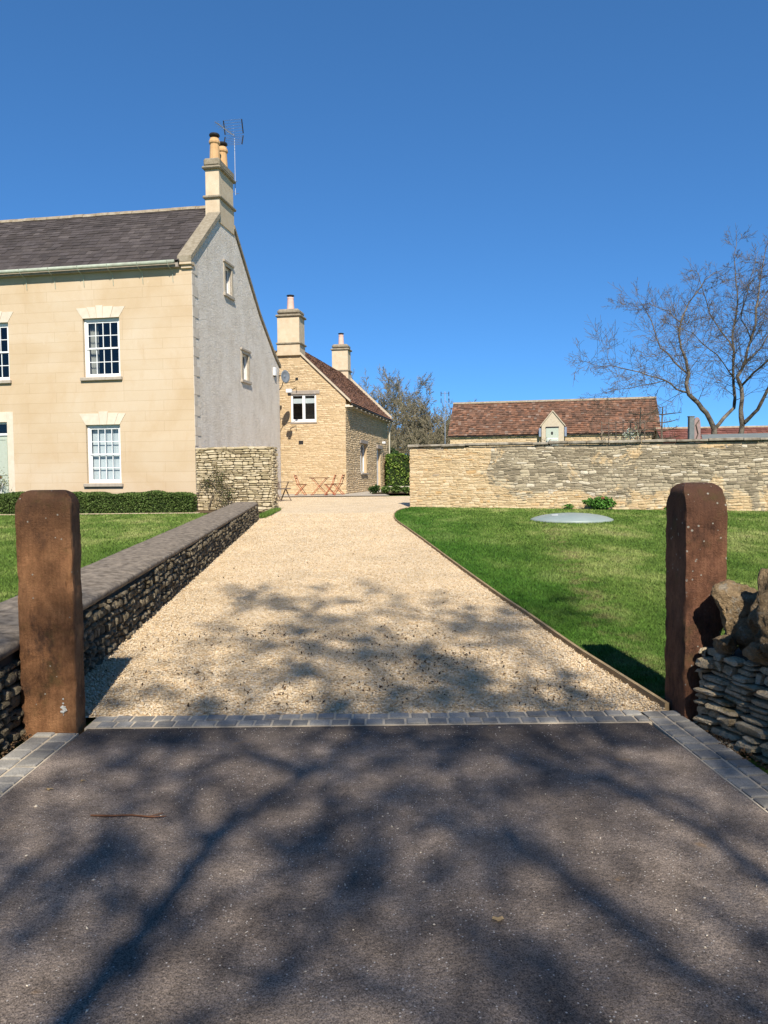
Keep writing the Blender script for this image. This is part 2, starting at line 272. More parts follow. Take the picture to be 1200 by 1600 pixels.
MT = dict(
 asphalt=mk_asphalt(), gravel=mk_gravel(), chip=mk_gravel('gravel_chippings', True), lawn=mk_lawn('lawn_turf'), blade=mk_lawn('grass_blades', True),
 ashlar=mk_ashlar(), roughcast=mk_roughcast(), glass=GLASS,
 soil=simple('soil', (.16, .11, .06), (.09, .065, .04), 8, bs=.8, bd=.03),
 field=simple('field_grass', (.07, .14, .02), (.12, .18, .04), .3, bs=.4, bd=.05),
 sett=mk_stone('blue_grey_setts', [(.185, .175, .155), (.26, .245, .22), (.33, .31, .27), (.22, .205, .18)], .3, 90, .6, .004),
 mortar=simple('pale_mortar', (.62, .52, .38), (.48, .40, .29), 20, bs=.5, bd=.004, bsc=120),
 mortar_dark=simple('dark_wall_core', (.05, .042, .032), (.09, .075, .055), 10),
 low_stone=mk_stone('low_wall_stone', [(.10, .08, .05), (.18, .145, .09), (.26, .21, .135), (.14, .12, .085)], .45, 60, 1., .02, (.32, .28, .21)),
 near_stone=mk_stone('near_wall_stone', [(.54, .41, .24), (.68, .53, .33), (.80, .65, .43), (.62, .49, .30)], .4, 48, 1., .035, (.60, .54, .43), (.13, .10, .03)),
 cap_stone=mk_stone('capstone_brown', [(.36, .235, .12), (.43, .31, .175), (.46, .36, .23)], .7, 34, 1., .06, (.44, .39, .30), (.20, .12, .02)),
 yard_stone=mk_stone('yard_wall_stone', [(.26, .20, .115), (.42, .34, .20), (.54, .44, .27), (.62, .52, .35), (.50, .39, .24)], .35, 40, .8, .012),
 cot_stone=mk_stone('cottage_stone', [(.46, .34, .195), (.55, .41, .24), (.59, .45, .275), (.63, .49, .31), (.56, .41, .235)], .15, 30, .6, .012),
 cot_core=simple('cottage_pointing', (.52, .385, .225), (.45, .33, .19), 6, bs=.5),
 bnd=mk_boundary('boundary_wall_stone'), bnd_m=mk_boundary('boundary_wall_mortar', True),
 coping=simple('coping_dark', (.105, .084, .062), (.32, .262, .195), 14, bs=.8, bd=.012, bsc=45),
 coping_pale=simple('coping_lichened', (.15, .125, .09), (.40, .35, .27), 5, bs=.8, bd=.02, bsc=18),
 pillar_l=mk_pillar('red_sandstone', (.27, .13, .06), (.085, .046, .028), (.42, .215, .10), (9, .12, .985)),
 pillar_r=mk_pillar('brown_sandstone', (.19, .088, .05), (.08, .042, .028), (.29, .145, .08), (34, .36, .86)),
 bath=simple('dressed_bath_stone', (.52, .40, .26), (.60, .49, .34), 5, bs=.3, bd=.006, bsc=60, isl=.08),
 cream=simple('cream_voussoir', (.66, .58, .46), (.58, .50, .38), 6, bs=.2, bd=.004, isl=.07),
  quoin_pale=simple('quoin_pale', (.56, .48, .38), (.64, .56, .45), 6, bs=.4, bd=.01, isl=.06),
 quoin=simple('quoin_stone', (.46, .38, .27), (.54, .46, .34), 6, bs=.4, bd=.01, isl=.12),
 sill=simple('sill_stone', (.34, .29, .23), (.44, .38, .30), 12, bs=.5, bd=.008),
 weathered=simple('weathered_cap', (.22, .18, .12), (.34, .29, .21), 9, bs=.9, bd=.02, bsc=25),
 lintel=simple('grey_oak_lintel', (.27, .23, .19), (.36, .31, .26), 9, bs=.5, bd=.01),
 white=simple('white_paint', (.80, .80, .78), (.74, .74, .71), 9, rough=.45, spec=.4),
 sage=simple('sage_paint', (.40, .44, .35), (.45, .49, .40), 9, rough=.5, spec=.4),
 gutter=simple('pale_green_gutter', (.42, .47, .36), (.30, .31, .24), 5, rough=.5, isl=0),
 creampipe=simple('cream_pipe', (.68, .62, .48), (.62, .56, .43), 5, rough=.5),
 slate=mk_tiles('slate', [(.055, .046, .042), (.07, .058, .053), (.085, .071, .066), (.06, .049, .043), (.105, .088, .08)], (.20, .17, .10)),
 rtile=mk_tiles('clay_tile_mix', [(.11, .068, .048), (.15, .085, .056), (.19, .098, .06), (.13, .082, .06), (.23, .11, .064), (.165, .094, .062), (.19, .105, .068), (.27, .135, .08), (.23, .17, .13)], (.30, .25, .19)),
 ctile=mk_tiles('brown_tile', [(.15, .085, .058), (.20, .108, .07), (.24, .125, .08), (.29, .15, .095)], (.18, .14, .10)),
 redtile=mk_tiles('red_tile', [(.17, .07, .055), (.20, .085, .065), (.25, .11, .085), (.22, .09, .06)], (.30, .2, .16)),
 ridge=simple('ridge_stone', (.40, .34, .25), (.24, .18, .11), 6, bs=.7, bd=.02),
 pot=simple('buff_pot', (.52, .30, .13), (.60, .38, .19), 5, bs=.3, bd=.01),
 pinkpot=simple('pink_pot', (.66, .40, .31), (.72, .48, .38), 5),
 dark=simple('black_metal', (.02, .02, .022), (.035, .033, .03), 5, rough=.5),
 alu=simple('aluminium', (.55, .57, .6), (.45, .47, .5), 9, rough=.35, metal=.8),
 dish=simple('grey_dish', (.20, .22, .24), (.16, .18, .2), 6, rough=.5),
 room=simple('dark_room', (.012, .013, .016), (.02, .02, .022), 2),
 cloth=simple('curtain', (.55, .53, .48), (.45, .43, .38), 6),
 blind=simple('white_shutter', (.70, .72, .72), (.64, .66, .66), 6),
 bistro=simple('orange_metal', (.40, .11, .05), (.32, .08, .035), 9, rough=.45, spec=.4),
 slat=simple('brown_slats', (.16, .07, .035), (.11, .05, .025), 12, rough=.6),
 oldwood=simple('old_teak', (.13, .095, .07), (.19, .145, .11), 14, bs=.4, bd=.004),
 board=simple('edging_board', (.36, .26, .14), (.24, .17, .09), 9, bs=.5, bd=.006, bsc=60),
 terrace=simple('pale_paving', (.46, .40, .32), (.38, .33, .26), 3, bs=.3, bd=.01),
 greenlid=simple('grey_green_lid', (.25, .30, .27), (.30, .345, .31), 4, rough=.42, spec=.4, bs=.1, bd=.003),
 felt=simple('grey_flat_roof', (.17, .19, .175), (.21, .225, .205), 2, spec=.1),
 box=mk_tiles('box_leaf', [(.03, .055, .012), (.06, .10, .02), (.10, .155, .035), (.17, .22, .07)]),
 laurel=mk_tiles('laurel_leaf', [(.03, .07, .012), (.07, .13, .02), (.14, .22, .035), (.28, .34, .08)]),
 weed=mk_tiles('weed_leaf', [(.05, .14, .02), (.08, .20, .03), (.12, .26, .05)]),
 ever=mk_tiles('evergreen_leaf', [(.02, .045, .012), (.035, .07, .018), (.05, .09, .02)]),
 bay=mk_tiles('shrub_leaf', [(.10, .13, .05), (.16, .19, .08), (.22, .22, .10), (.12, .10, .05)]),
 rose=mk_tiles('climber_leaf', [(.05, .07, .02), (.09, .10, .03), (.12, .08, .03)]),
 blossom=mk_tiles('blossom', [(.32, .36, .20), (.50, .52, .38), (.66, .66, .55)]),
 drytwig=mk_tiles('dry_stems', [(.16, .13, .09), (.24, .2, .14), (.3, .26, .18)]),
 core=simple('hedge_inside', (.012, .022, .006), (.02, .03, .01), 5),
 bark=simple('cherry_bark', (.05, .04, .03), (.22, .185, .14), 5, bs=1., bd=.05, bsc=9),
 twig=simple('twig_bark', (.085, .066, .045), (.15, .12, .085), 3),
 fartwig=mk_tiles('far_twigs', [(.13, .105, .065), (.19, .155, .10), (.25, .215, .14), (.17, .16, .085)]),
 leaf_litter=mk_tiles('leaf_litter', [(.05, .035, .022), (.09, .055, .03), (.16, .10, .05), (.03, .022, .016)]),
 palegrit=simple('pale_grit', (.62, .54, .42), (.5, .44, .35), 9, isl=.4),
 pinkpost=simple('pink_grey_wood', (.36, .25, .22), (.25, .19, .17), 9, bs=.5),
 greypost=simple('grey_green_post', (.13, .15, .145), (.18, .2, .19), 9),
 red=simple('red_plastic', (.34, .10, .07), (.26, .08, .06), 9),
 dropping=simple('white_lichen', (.6, .6, .56), (.45, .45, .41), 30),
)

# ------------------------------------------------------------------ mesh helpers
class MB:
    def __init__(s, off=(0, 0, 0)):
        s.v = []; s.f = []; s.k = []; s.off = off; s.mi = 0
    def add(s, vs, fs):
        n = len(s.v); s.v.extend([tuple(p) for p in vs]); s.f.extend([tuple(i+n for i in q) for q in fs]); s.k.extend([s.mi]*len(fs))
    def box(s, x0, x1, y0, y1, z0, z1, bev=0, rot=None, piv=None):
        if bev:
            bm = bmesh.new(); bmesh.ops.create_cube(bm, size=1)
            bmesh.ops.scale(bm, vec=(x1-x0, y1-y0, z1-z0), verts=bm.verts)
            bmesh.ops.bevel(bm, geom=bm.edges[:], offset=bev, segments=1, affect='EDGES')
            vs = [v.co+Vector(((x0+x1)/2, (y0+y1)/2, (z0+z1)/2)) for v in bm.verts]
            bm.verts.index_update(); fs = [[v.index for v in f.verts] for f in bm.faces]; bm.free()
        else:
            vs = [Vector(p) for p in ((x0, y0, z0), (x1, y0, z0), (x1, y1, z0), (x0, y1, z0), (x0, y0, z1), (x1, y0, z1), (x1, y1, z1), (x0, y1, z1))]
            fs = [(0, 3, 2, 1), (4, 5, 6, 7), (0, 1, 5, 4), (1, 2, 6, 5), (2, 3, 7, 6), (3, 0, 4, 7)]
        if rot is not None:
            pv = Vector(piv) if piv else Vector(((x0+x1)/2, (y0+y1)/2, (z0+z1)/2)); vs = [rot@(v-pv)+pv for v in vs]
        s.add(vs, fs)
    def tube(s, pts, rad, n=6, caps=True):
        pts = [Vector(p) for p in pts]; m_ = len(pts)
        if not isinstance(rad, (list, tuple)): rad = [rad]*m_
        vs = []; up = None
        for i, p in enumerate(pts):
            d = (pts[min(i+1, m_-1)]-pts[max(i-1, 0)])
            if d.length < 1e-9: d = Vector((0, 0, 1))
            d.normalize()
            if up is None:
                up = Vector((0, 0, 1)) if abs(d.z) < .9 else Vector((1, 0, 0))
            a = d.cross(up)
            if a.length < 1e-4: a = d.cross(Vector((1, .3, 0)))
            a.normalize(); b = a.cross(d); up = b
            for k in range(n):
                t = 2*pi*k/n; vs.append(p+(a*cos(t)+b*sin(t))*rad[i])
        fs = []
        for i in range(m_-1):
            for k in range(n):
                fs.append((i*n+k, i*n+(k+1) % n, (i+1)*n+(k+1) % n, (i+1)*n+k))
        if caps: fs.append(tuple(range(n))[::-1]); fs.append(tuple((m_-1)*n+k for k in range(n)))
        s.add(vs, fs)
    def lathe(s, c, prof, n=20):
        vs = []; fs = []; m_ = len(prof)
        for r, z in prof:
            for k in range(n): vs.append((c[0]+r*cos(2*pi*k/n), c[1]+r*sin(2*pi*k/n), c[2]+z))
        for i in range(m_-1):
            for k in range(n): fs.append((i*n+k, i*n+(k+1) % n, (i+1)*n+(k+1) % n, (i+1)*n+k))
        fs.append(tuple(range(n))[::-1]); fs.append(tuple((m_-1)*n+k for k in range(n))); s.add(vs, fs)
    def prism(s, poly, axis, a, b):
        """extrude a 2D polygon along axis ('x','y','z') from a to b"""
        def P(u, v, t): return {'x': (t, u, v), 'y': (u, t, v), 'z': (u, v, t)}[axis]
        n = len(poly); vs = [P(u, v, a) for u, v in poly]+[P(u, v, b) for u, v in poly]
        fs = [tuple(range(n)), tuple(range(n, 2*n))[::-1]]+[(i, (i+1) % n, n+(i+1) % n, n+i) for i in range(n)]
        s.add(vs, fs)
    def wall(s, poly, holes, axis, t, depth):
        """flat wall polygon with rectangular openings and reveals going 'depth' along axis"""
        def P(u, v, q): return (q, u, v) if axis == 'x' else (u, q, v)
        loops = [poly]+[[(a, c), (b, c), (b, d), (a, d)] for a, b, c, d in holes]
        tri = tessellate_polygon([[Vector((u, v, 0)) for u, v in l] for l in loops])
        flat = [p for l in loops for p in l]
        s.add([P(u, v, t) for u, v in flat], [tuple(x) for x in tri])
        for a, b, c, d in holes:
            q = [(a, c), (b, c), (b, d), (a, d)]
            s.add([P(u, v, t) for u, v in q]+[P(u, v, t+depth) for u, v in q], [(i, (i+1) % 4, 4+(i+1) % 4, 4+i) for i in range(4)])
    def build(s, name, mat, parent=None, smooth=False, loc=None, **tags):
        me = bpy.data.meshes.new(name)
        o = s.off; me.from_pydata([(x+o[0], y+o[1], z+o[2]) for x, y, z in s.v], [], s.f)
        for m_ in (mat if isinstance(mat, (list, tuple)) else [mat]): me.materials.append(m_)
        if isinstance(mat, (list, tuple)): me.polygons.foreach_set('material_index', s.k)
        if smooth: me.polygons.foreach_set('use_smooth', [True]*len(me.polygons))
        bm = bmesh.new(); bm.from_mesh(me); bmesh.ops.recalc_face_normals(bm, faces=bm.faces)
        if smooth == 'angle':
            for ed in bm.edges:
                if len(ed.link_faces) == 2 and ed.calc_face_angle() > radians(24): ed.smooth = False
        bm.to_mesh(me); bm.free()
        me.update()
        return link(name, me, parent, loc, **tags)

def link(name, me, parent=None, loc=None, **tags):
    ob = bpy.data.objects.new(name, me); COL.objects.link(ob)
    if parent: ob.parent = parent
    if loc: ob.location = loc
    for a, v in tags.items():
        if v: ob[a] = v
    return ob
def thing(name, loc, label, category, rz=0, group=None):
    e = bpy.data.objects.new(name, None); COL.objects.link(e); e.location = loc; e.rotation_euler = (0, 0, rz); e.empty_display_size = .3
    e['label'] = label; e['category'] = category
    if group: e['group'] = group
    return e
def npmesh(name, V, Fc, mat, parent=None, loc=None, smooth=False, **tags):
    """V (n,3); Fc (m,k) equal-sided faces"""
    me = bpy.data.meshes.new(name); k = Fc.shape[1]
    me.vertices.add(len(V)); me.vertices.foreach_set('co', V.astype(np.float32).ravel())
    me.loops.add(Fc.size); me.loops.foreach_set('vertex_index', Fc.astype(np.int32).ravel())
    me.polygons.add(len(Fc)); me.polygons.foreach_set('loop_start', np.arange(0, Fc.size, k, dtype=np.int32))
    if smooth: me.polygons.foreach_set('use_smooth', np.ones(len(Fc), bool))
    me.materials.append(mat); me.update(calc_edges=True); me.validate()
    return link(name, me, parent, loc, **tags)

def g(y):
    y = np.asarray(y, float); return .024*(np.clip(y, 4.7, 32)-4.7)
def g1(y): return .024*(min(max(y, 4.7), 32)-4.7)

def rot_rand(n):
    q = rng.normal(size=(n, 4)); q /= np.linalg.norm(q, axis=1)[:, None]; a, b, c, d = q.T
    return np.stack([np.stack([1-2*(c*c+d*d), 2*(b*c-a*d), 2*(b*d+a*c)], 1), np.stack([2*(b*c+a*d), 1-2*(b*b+d*d), 2*(c*d-a*b)], 1), np.stack([2*(b*d-a*c), 2*(c*d+a*b), 1-2*(b*b+c*c)], 1)], 1)
def leaves(P, size, asp=.55, bend=None):
    """one small kite-shaped leaf per point, random attitude; returns V,F"""
    n = len(P); R = rot_rand(n); s = size*rng.uniform(.6, 1.25, n)
    T = np.array([[-.5, 0, 0], [0, -asp/2, .08], [.5, 0, 0], [0, asp/2, .08]])
    V = np.einsum('nij,kj->nki', R, T)*s[:, None, None]+P[:, None, :]
    return V.reshape(-1, 3), np.arange(4*n).reshape(n, 4)
def chips(P, size, flat=.6):
    n = len(P); R = rot_rand(n)
    T = np.array([[1, 0, 0], [-1, 0, 0], [0, 1, 0], [0, -1, 0], [0, 0, 1], [0, 0, -1]], float)
    Fa = np.array([[0, 2, 4], [2, 1, 4], [1, 3, 4], [3, 0, 4], [2, 0, 5], [1, 2, 5], [3, 1, 5], [0, 3, 5]])
    S = np.stack([rng.uniform(.7, 1.3, n), rng.uniform(.5, 1., n), rng.uniform(.35, .8, n)], 1)*(np.asarray(size)*np.ones(n))[:, None]
    J = T[None]*S[:, None, :]*rng.uniform(.7, 1.25, (n, 6, 1))+rng.normal(scale=.12, size=(n, 6, 3))*S[:, None, :]
    V = np.einsum('nij,nkj->nki', R, J); V[:, :, 2] *= flat; V += P[:, None, :]
    return V.reshape(-1, 3), (Fa[None]+6*np.arange(n)[:, None, None]).reshape(-1, 3)

def stones(mb, O, u, n, L, H, hr, wr, prot, gap=.008, skip=None, z0f=None, ztop=None, wob=.015, taper=.72, slope=0.):
    """coursed irregular rubble as closed rounded lumps on the plane through O, along u, facing n.
    z0f(x) gives the ground line, ztop(x) the wall head."""
    O = Vector(O); u = Vector(u); n = Vector(n); Z = Vector((0, 0, 1)); z = 0.
    ph = [random.uniform(0, 6) for _ in range(3)]
    def wv(x, z): return wob*(sin(x*2.1+ph[0]+z)+.6*sin(x*5.3+ph[1]+z*3)+.4*sin(x*11+ph[2]+z*5))
    while z < H:
        h = random.uniform(*hr); x = -random.uniform(0, wr[1])
        while x < L:
            w_ = random.uniform(*wr)*(.6 if random.random() < .2 else 1); x0 = max(x, 0); x1 = min(x+w_, L); x += w_
            if x1-x0 < .3*wr[0]: continue
            base = z0f((x0+x1)/2) if z0f else 0.
            if ztop and z+h*.6+base > ztop((x0+x1)/2): continue
            if skip and skip(x0, x1, z+base, z+h+base): continue
            parts = [(z, z+h)]
            if h > .6*hr[1] and random.random() < .22: q = z+h*random.uniform(.4, .6); parts = [(z, q), (q, z+h)]
            for (za, zb) in parts:
                xa, xb = x0+gap*random.uniform(.2, 1), x1-gap*random.uniform(.2, 1)
                ya, yb = za+gap*random.uniform(.2, 1), zb-gap*random.uniform(.2, 1)
                W_ = xb-xa; H_ = yb-ya; c = random.uniform
                ring = [(c(.06, .24), c(0, .12)), (1-c(.06, .24), c(0, .12)), (1-c(0, .04), c(.15, .38)), (1-c(0, .04), 1-c(.15, .38)), (1-c(.06, .24), 1-c(0, .12)), (c(.06, .24), 1-c(0, .12)), (c(0, .04), 1-c(.15, .38)), (c(0, .04), c(.15, .38))]
                p = prot*c(.45, 1.2); tl = c(-.25, .25)*p
                def PT(a, b, d):
                    xx = xa+a*W_; zz = ya+b*H_
                    return O+u*xx+Z*(zz+base+wv(xx, z))+n*(d+tl*(b-.5)-slope*zz)
                vs = [PT(a, b, -.03) for a, b in ring]+[PT(a, b, p*.62) for a, b in ring]
                vs += [PT(.5+(a-.5)*taper*c(.9, 1.1), .5+(b-.5)*taper*c(.85, 1.1), p*c(.92, 1.05)) for a, b in ring]+[PT(.5+c(-.1, .1), .5+c(-.1, .1), p*1.08)]
                fs = []
                for r in (0, 8):
                    fs += [(r+i, r+(i+1) % 8, r+8+(i+1) % 8, r+8+i) for i in range(8)]
                fs += [(16+i, 16+(i+1) % 8, 24) for i in range(8)]
                mb.add(vs, fs)
        z += h

def tiles(mb, O, u, s_, nn, L, S, wt, ht, th=.012, over=1.25, jit=.15, clip=None):
    """overlapping roof tiles: O = eave corner, u along the eave, s_ up the slope, nn roof normal"""
    O = Vector(O); u = Vector(u); s_ = Vector(s_); nn = Vector(nn); r = 0; a = 0.
    while a < S-.02:
        hh = ht(a) if callable(ht) else ht; x = -random.uniform(0, 1)*wt[0] if r % 2 else 0.
        while x < L:
            w_ = random.uniform(*wt); x0 = max(x, 0); x1 = min(x+w_, L); x += w_
            if x1-x0 < .02 or (clip and clip((x0+x1)/2, a)): continue
            b = min(a+hh*over, S); lift = th*(1.9+random.uniform(-jit, jit)*2); dj = random.uniform(-jit, jit)*.03
            def PT(xx, aa, d): return O+u*xx+s_*aa+nn*d
            gp = .003
            q = [PT(x0+gp, a+dj, lift), PT(x1-gp, a+dj, lift+random.uniform(-.3, .3)*th*jit*4), PT(x1-gp, b, .004), PT(x0+gp, b, .004)]
            q2 = [p+nn*th for p in q]
            mb.add(q+q2, [(0, 3, 2, 1), (4, 5, 6, 7), (0, 1, 5, 4), (1, 2, 6, 5), (2, 3, 7, 6), (3, 0, 4, 7)])
        a += hh; r += 1

def grow(mb, P, d, L, r, lev, cfg, tips=None):
    """recursive bare branch"""
    n = max(3, int(L/cfg['seg'])) if lev > 0 else 3
    n = min(n, 7); pts = [P.copy()]; rad = [r]; D = d.normalized(); q = P.copy()
    for i in range(n):
        D = (D+Vector((random.gauss(0, 1), random.gauss(0, 1), random.gauss(0, 1)))*cfg['wob']+Vector((0, 0, cfg['up'][min(lev, len(cfg['up'])-1)]))).normalized()
        q = q+D*(L/n); pts.append(q.copy()); rad.append(max(r*(1-(i+1)/n*(.75 if lev > 0 else .7)), cfg['rmin']))
    mb.tube(pts, rad, 5 if r > .05 else (4 if r > .02 else 3), caps=False)
    if lev <= 0:
        if tips is not None: tips.append(q)
        return
    kids = cfg['kids'][min(lev, len(cfg['kids'])-1)]
    for k in range(kids):
        t = .25+.75*(k+random.random())/kids; idx = min(int(t*n), n-1); base = pts[idx].lerp(pts[idx+1], t*n-idx)
        dd = (pts[idx+1]-pts[idx]).normalized(); a = Vector((random.gauss(0, 1), random.gauss(0, 1), random.gauss(0, 1))); a = (a-a.dot(dd)*dd).normalized()
        sp = cfg['spread']*random.uniform(.7, 1.25)
        grow(mb, base, dd*cos(sp)+a*sin(sp), L*random.uniform(.45, .75)*(1-.35*t), max(rad[idx]*.6, cfg['rmin']), lev-1, cfg, tips)
    grow(mb, pts[-1], D, L*.5, rad[-1], lev-1, cfg, tips)

# ================================================================== GROUND
def strip(name, rows, mat, kind='structure', zoff=0., nx=14, **k):
    """rows: list of (y, x0, x1); a gently sloping sheet following the ground"""
    V = []; Fs = []
    for y, a, b in rows:
        for i in range(nx+1): V.append((a+(b-a)*i/nx, y, g1(y)+zoff))
    for r in range(len(rows)-1):
        for i in range(nx):
            q = r*(nx+1)+i; Fs.append((q, q+1, q+nx+2, q+nx+1))
    return npmesh(name, np.array(V), np.array(Fs), mat, kind=kind, **k)
ys = sorted(set([-60, -20, -5, 0, 2.5, 4.7]+[5+i for i in range(28)]+[32, 45, 70, 120, 300, 900]))
strip('ground', [(y, -400, 400) for y in ys], MT['lawn'], zoff=-.045, nx=4)
WLX = lambda y: -2.275-.0722*(y-5.753)          # face of the low wall left of the drive
EDGE = [(4.75, 1.765), (5.5, 1.66), (6.2, 1.56), (6.88, 1.49), (7.67, 1.41), (8.58, 1.30), (9.98, 1.16), (11.86, .98), (14.6, .73), (16.64, .53), (18.07, .38), (19.0, .29), (20.0, .25), (21.2, .27), (22.2, .36), (23.0, .50), (23.6, .70), (24.0, .82)]
def edge(y):
    return float(np.interp(y, [e[0] for e in EDGE], [e[1] for e in EDGE]))
gy = [4.74+.4*i for i in range(49)]+[24.0]
rows = []
for y in gy:
    l = WLX(y)-.05 if y < 19.9 else (-3.3-.02*(y-19.9) if y < 23.5 else -3.38)
    rows.append((y, l, edge(y)))
rows += [(24.3, -3.38, .86), (24.35, -6.2, 8), (28, -6.2, 8), (31.2, -6.2, 8)]
strip('gravel_drive', rows, MT['gravel'], zoff=.0)
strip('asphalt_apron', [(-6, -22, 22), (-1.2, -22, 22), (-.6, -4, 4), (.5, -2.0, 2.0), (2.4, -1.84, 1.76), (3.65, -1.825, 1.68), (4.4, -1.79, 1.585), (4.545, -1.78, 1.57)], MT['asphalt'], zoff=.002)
strip('terrace_paving', [(31.0, -5.5, .25), (33, -5.5, .0), (36, -5, .6), (47, -5, 1.6)], MT['terrace'], zoff=.035, nx=3)
strip('flower_bed', [(32.6, -.55, 4.5), (34.5, -.3, 4.5), (41, 1.2, 5)], MT['soil'], zoff=.06, nx=3)
strip('right_verge', [(.6, 2.3, 16), (2.5, 2.2, 16), (4.6, 2.1, 16), (4.95, 2.0, 16)], MT['lawn'], zoff=.02, nx=12)
strip('right_lawn', [(y, edge(y)+.015 if y < 24 else .82, 16) for y in [4.95, 5.5, 6.2, 6.88, 7.67, 8.58, 9.98, 11, 11.86, 13, 14.6, 16.64, 18.07, 19, 20, 21.2, 22.2, 23, 23.6, 24.1]], MT['lawn'], zoff=.02, nx=24)
strip('left_lawn', [(y, -22, WLX(y)-.3) for y in [2.2, 4.7]+[6+i for i in range(15)]+[20.6]]+[(21.2, -22, -3.34), (22.2, -22, -5.4)], MT['lawn'], zoff=.015, nx=16)
strip('gravel_path', [(22.2, -22, -5.4), (22.55, -22, -5.4)], MT['gravel'], zoff=.02, nx=6)
strip('planting_bed', [(22.55, -22, -3.38), (23.9, -22, -3.38)], MT['soil'], zoff=.01, nx=6)
strip('grass_verge', [(20.2, -3.34, -3.2), (21.5, -3.36, -3.1), (23.2, -3.38, -3.2), (23.45, -3.38, -3.36)], MT['lawn'], zoff=.03, nx=4)

# gravel chippings lying on the drive
def scatter_drive(n, y0, y1, k=1.6):
    out = []
    y = y0*(y1/y0)**(rng.random(n)**1.0)
    l = np.where(y < 19.9, -2.275-.0722*(y-5.753), -3.35); r = np.interp(y, [e[0] for e in EDGE], [e[1] for e in EDGE])
    x = l+(r-l)*rng.random(n)
    return np.stack([x, y, g(y)], 1)
P = scatter_drive(135000, 4.76, 22)
s = np.interp(P[:, 1], [4.7, 9, 20], [.0108, .012, .017]); P[:, 2] += rng.uniform(.0, .012, len(P))
V, Fc = chips(P, s); npmesh('gravel_chippings', V, Fc, MT['chip'], kind='stuff', label='loose pale buff gravel chippings spread over the drive', category='gravel')
# leaf litter on the gravel, gathered in drifts
cx = np.array([[.2, 5.9], [-.5, 6.6], [.15, 6.9], [1.15, 5.15], [-1.5, 5.6], [-.7, 5.1], [.6, 6.1], [-1.1, 6.9], [0, 5.3], [-1.9, 6.7]])
idx = rng.integers(0, len(cx), 1000); P = np.concatenate([cx[idx]+rng.normal(scale=(.24, .2), size=(1000, 2)), np.zeros((1000, 1))], 1)
Pb = scatter_drive(300, 4.8, 15); P = np.concatenate([P, Pb]); ok = (P[:, 1] > 4.8) & (P[:, 0] > -2.2) & (P[:, 0] < 1.5); P = P[ok]
P[:, 2] = g(P[:, 1])+rng.uniform(.012, .022, len(P)); V, Fc = leaves(P, rng.uniform(.010, .034, len(P)), .5)
npmesh('leaf_litter', V, Fc, MT['leaf_litter'], kind='stuff', label='brown dead leaves and bits scattered over the near gravel', category='leaf litter')
# pale grit on the tarmac
P = np.stack([rng.uniform(-1.7, 1.6, 900), rng.uniform(1.9, 4.5, 900), np.full(900, .005)], 1)
V, Fc = chips(P, rng.gamma(1.4, .0016, 900)+.0008); npmesh('pale_grit', V, Fc, MT['palegrit'], kind='stuff', label='scattered pale stone grit on the dark tarmac', category='grit')

# grass blades
def blades(name, X, Y, label, h0=.024):
    n = len(X); a = rng.uniform(0, 2*pi, n); d = np.sqrt(Y)/2.6; h = h0*rng.uniform(.5, 1.3, n)*np.clip(d, 1, 1.5); wd = .0035*np.clip(Y/6, 1, 4)
    B = np.stack([X, Y, g(Y)+.018], 1); t = np.stack([np.cos(a), np.sin(a), 0*a], 1)*wd[:, None]
    lean = rng.normal(scale=.55, size=(n, 2))*h[:, None]; tip = B+np.concatenate([lean, h[:, None]], 1)
    V = np.stack([B-t, B+t, tip], 1).reshape(-1, 3); npmesh(name, V, np.arange(3*n).reshape(n, 3), MT['blade'], kind='stuff', label=label, category='grass')
n = 190000; Y = 4.98*(24/4.98)**rng.random(n); e = np.interp(Y, [q[0] for q in EDGE], [q[1] for q in EDGE]); X = e+.03+(np.minimum(Y*.52, 12)-e)*rng.random(n)
ok = ~((np.hypot(X-4.57, Y-18.7) < 1.0) | ((X > 1.78) & (Y < 5.0)) | (Y > 24.0-(X-.8)*.333)); blades('right_lawn_grass', X[ok], Y[ok], 'short mown grass blades on the lawn right of the drive')
n = 90000; Y = 5.5*(22.1/5.5)**rng.random(n); X1 = WLX(Y)-.62; X = X1-(Y*.52+X1+.6).clip(.3, 9)*rng.random(n); blades('left_lawn_grass', X, Y, 'short mown grass blades on the lawn left of the low wall')
n = 30000; Y = rng.uniform(1.0, 4.95, n); X = rng.uniform(2.5, 7, n); ok = X > 1.87+.22*(4.53-Y)+.5; blades('verge_grass', X[ok], Y[ok], 'short grass on the verge behind the near dry stone wall')
n = 2500; Y = rng.uniform(20.3, 23.4, n); X = rng.uniform(-3.36, -3.14, n); blades('verge_grass', X, Y, 'thin strip of grass beside the end of the low wall', .05)

# edging board along the right lawn
mb = MB(); pts = [(edge(y), y) for y in np.linspace(4.78, 23.6, 70)]
for i in range(len(pts)-1):
    (xa, ya), (xb, yb) = pts[i], pts[i+1]; za, zb = g1(ya), g1(yb); w_ = .026
    mb.add([(xa, ya, za-.05), (xa+w_, ya, za-.05), (xa+w_, ya, za+.045), (xa, ya, za+.045), (xb, yb, zb-.05), (xb+w_, yb, zb-.05), (xb+w_, yb, zb+.045), (xb, yb, zb+.045)],
           [(0, 4, 7, 3), (3, 7, 6, 2), (2, 6, 5, 1)]+([(0, 1, 2, 3)] if i == 0 else []))
mb.build('timber_edging', MT['board'], label='thin brown timber edging board between the gravel drive and the right lawn', category='edging')

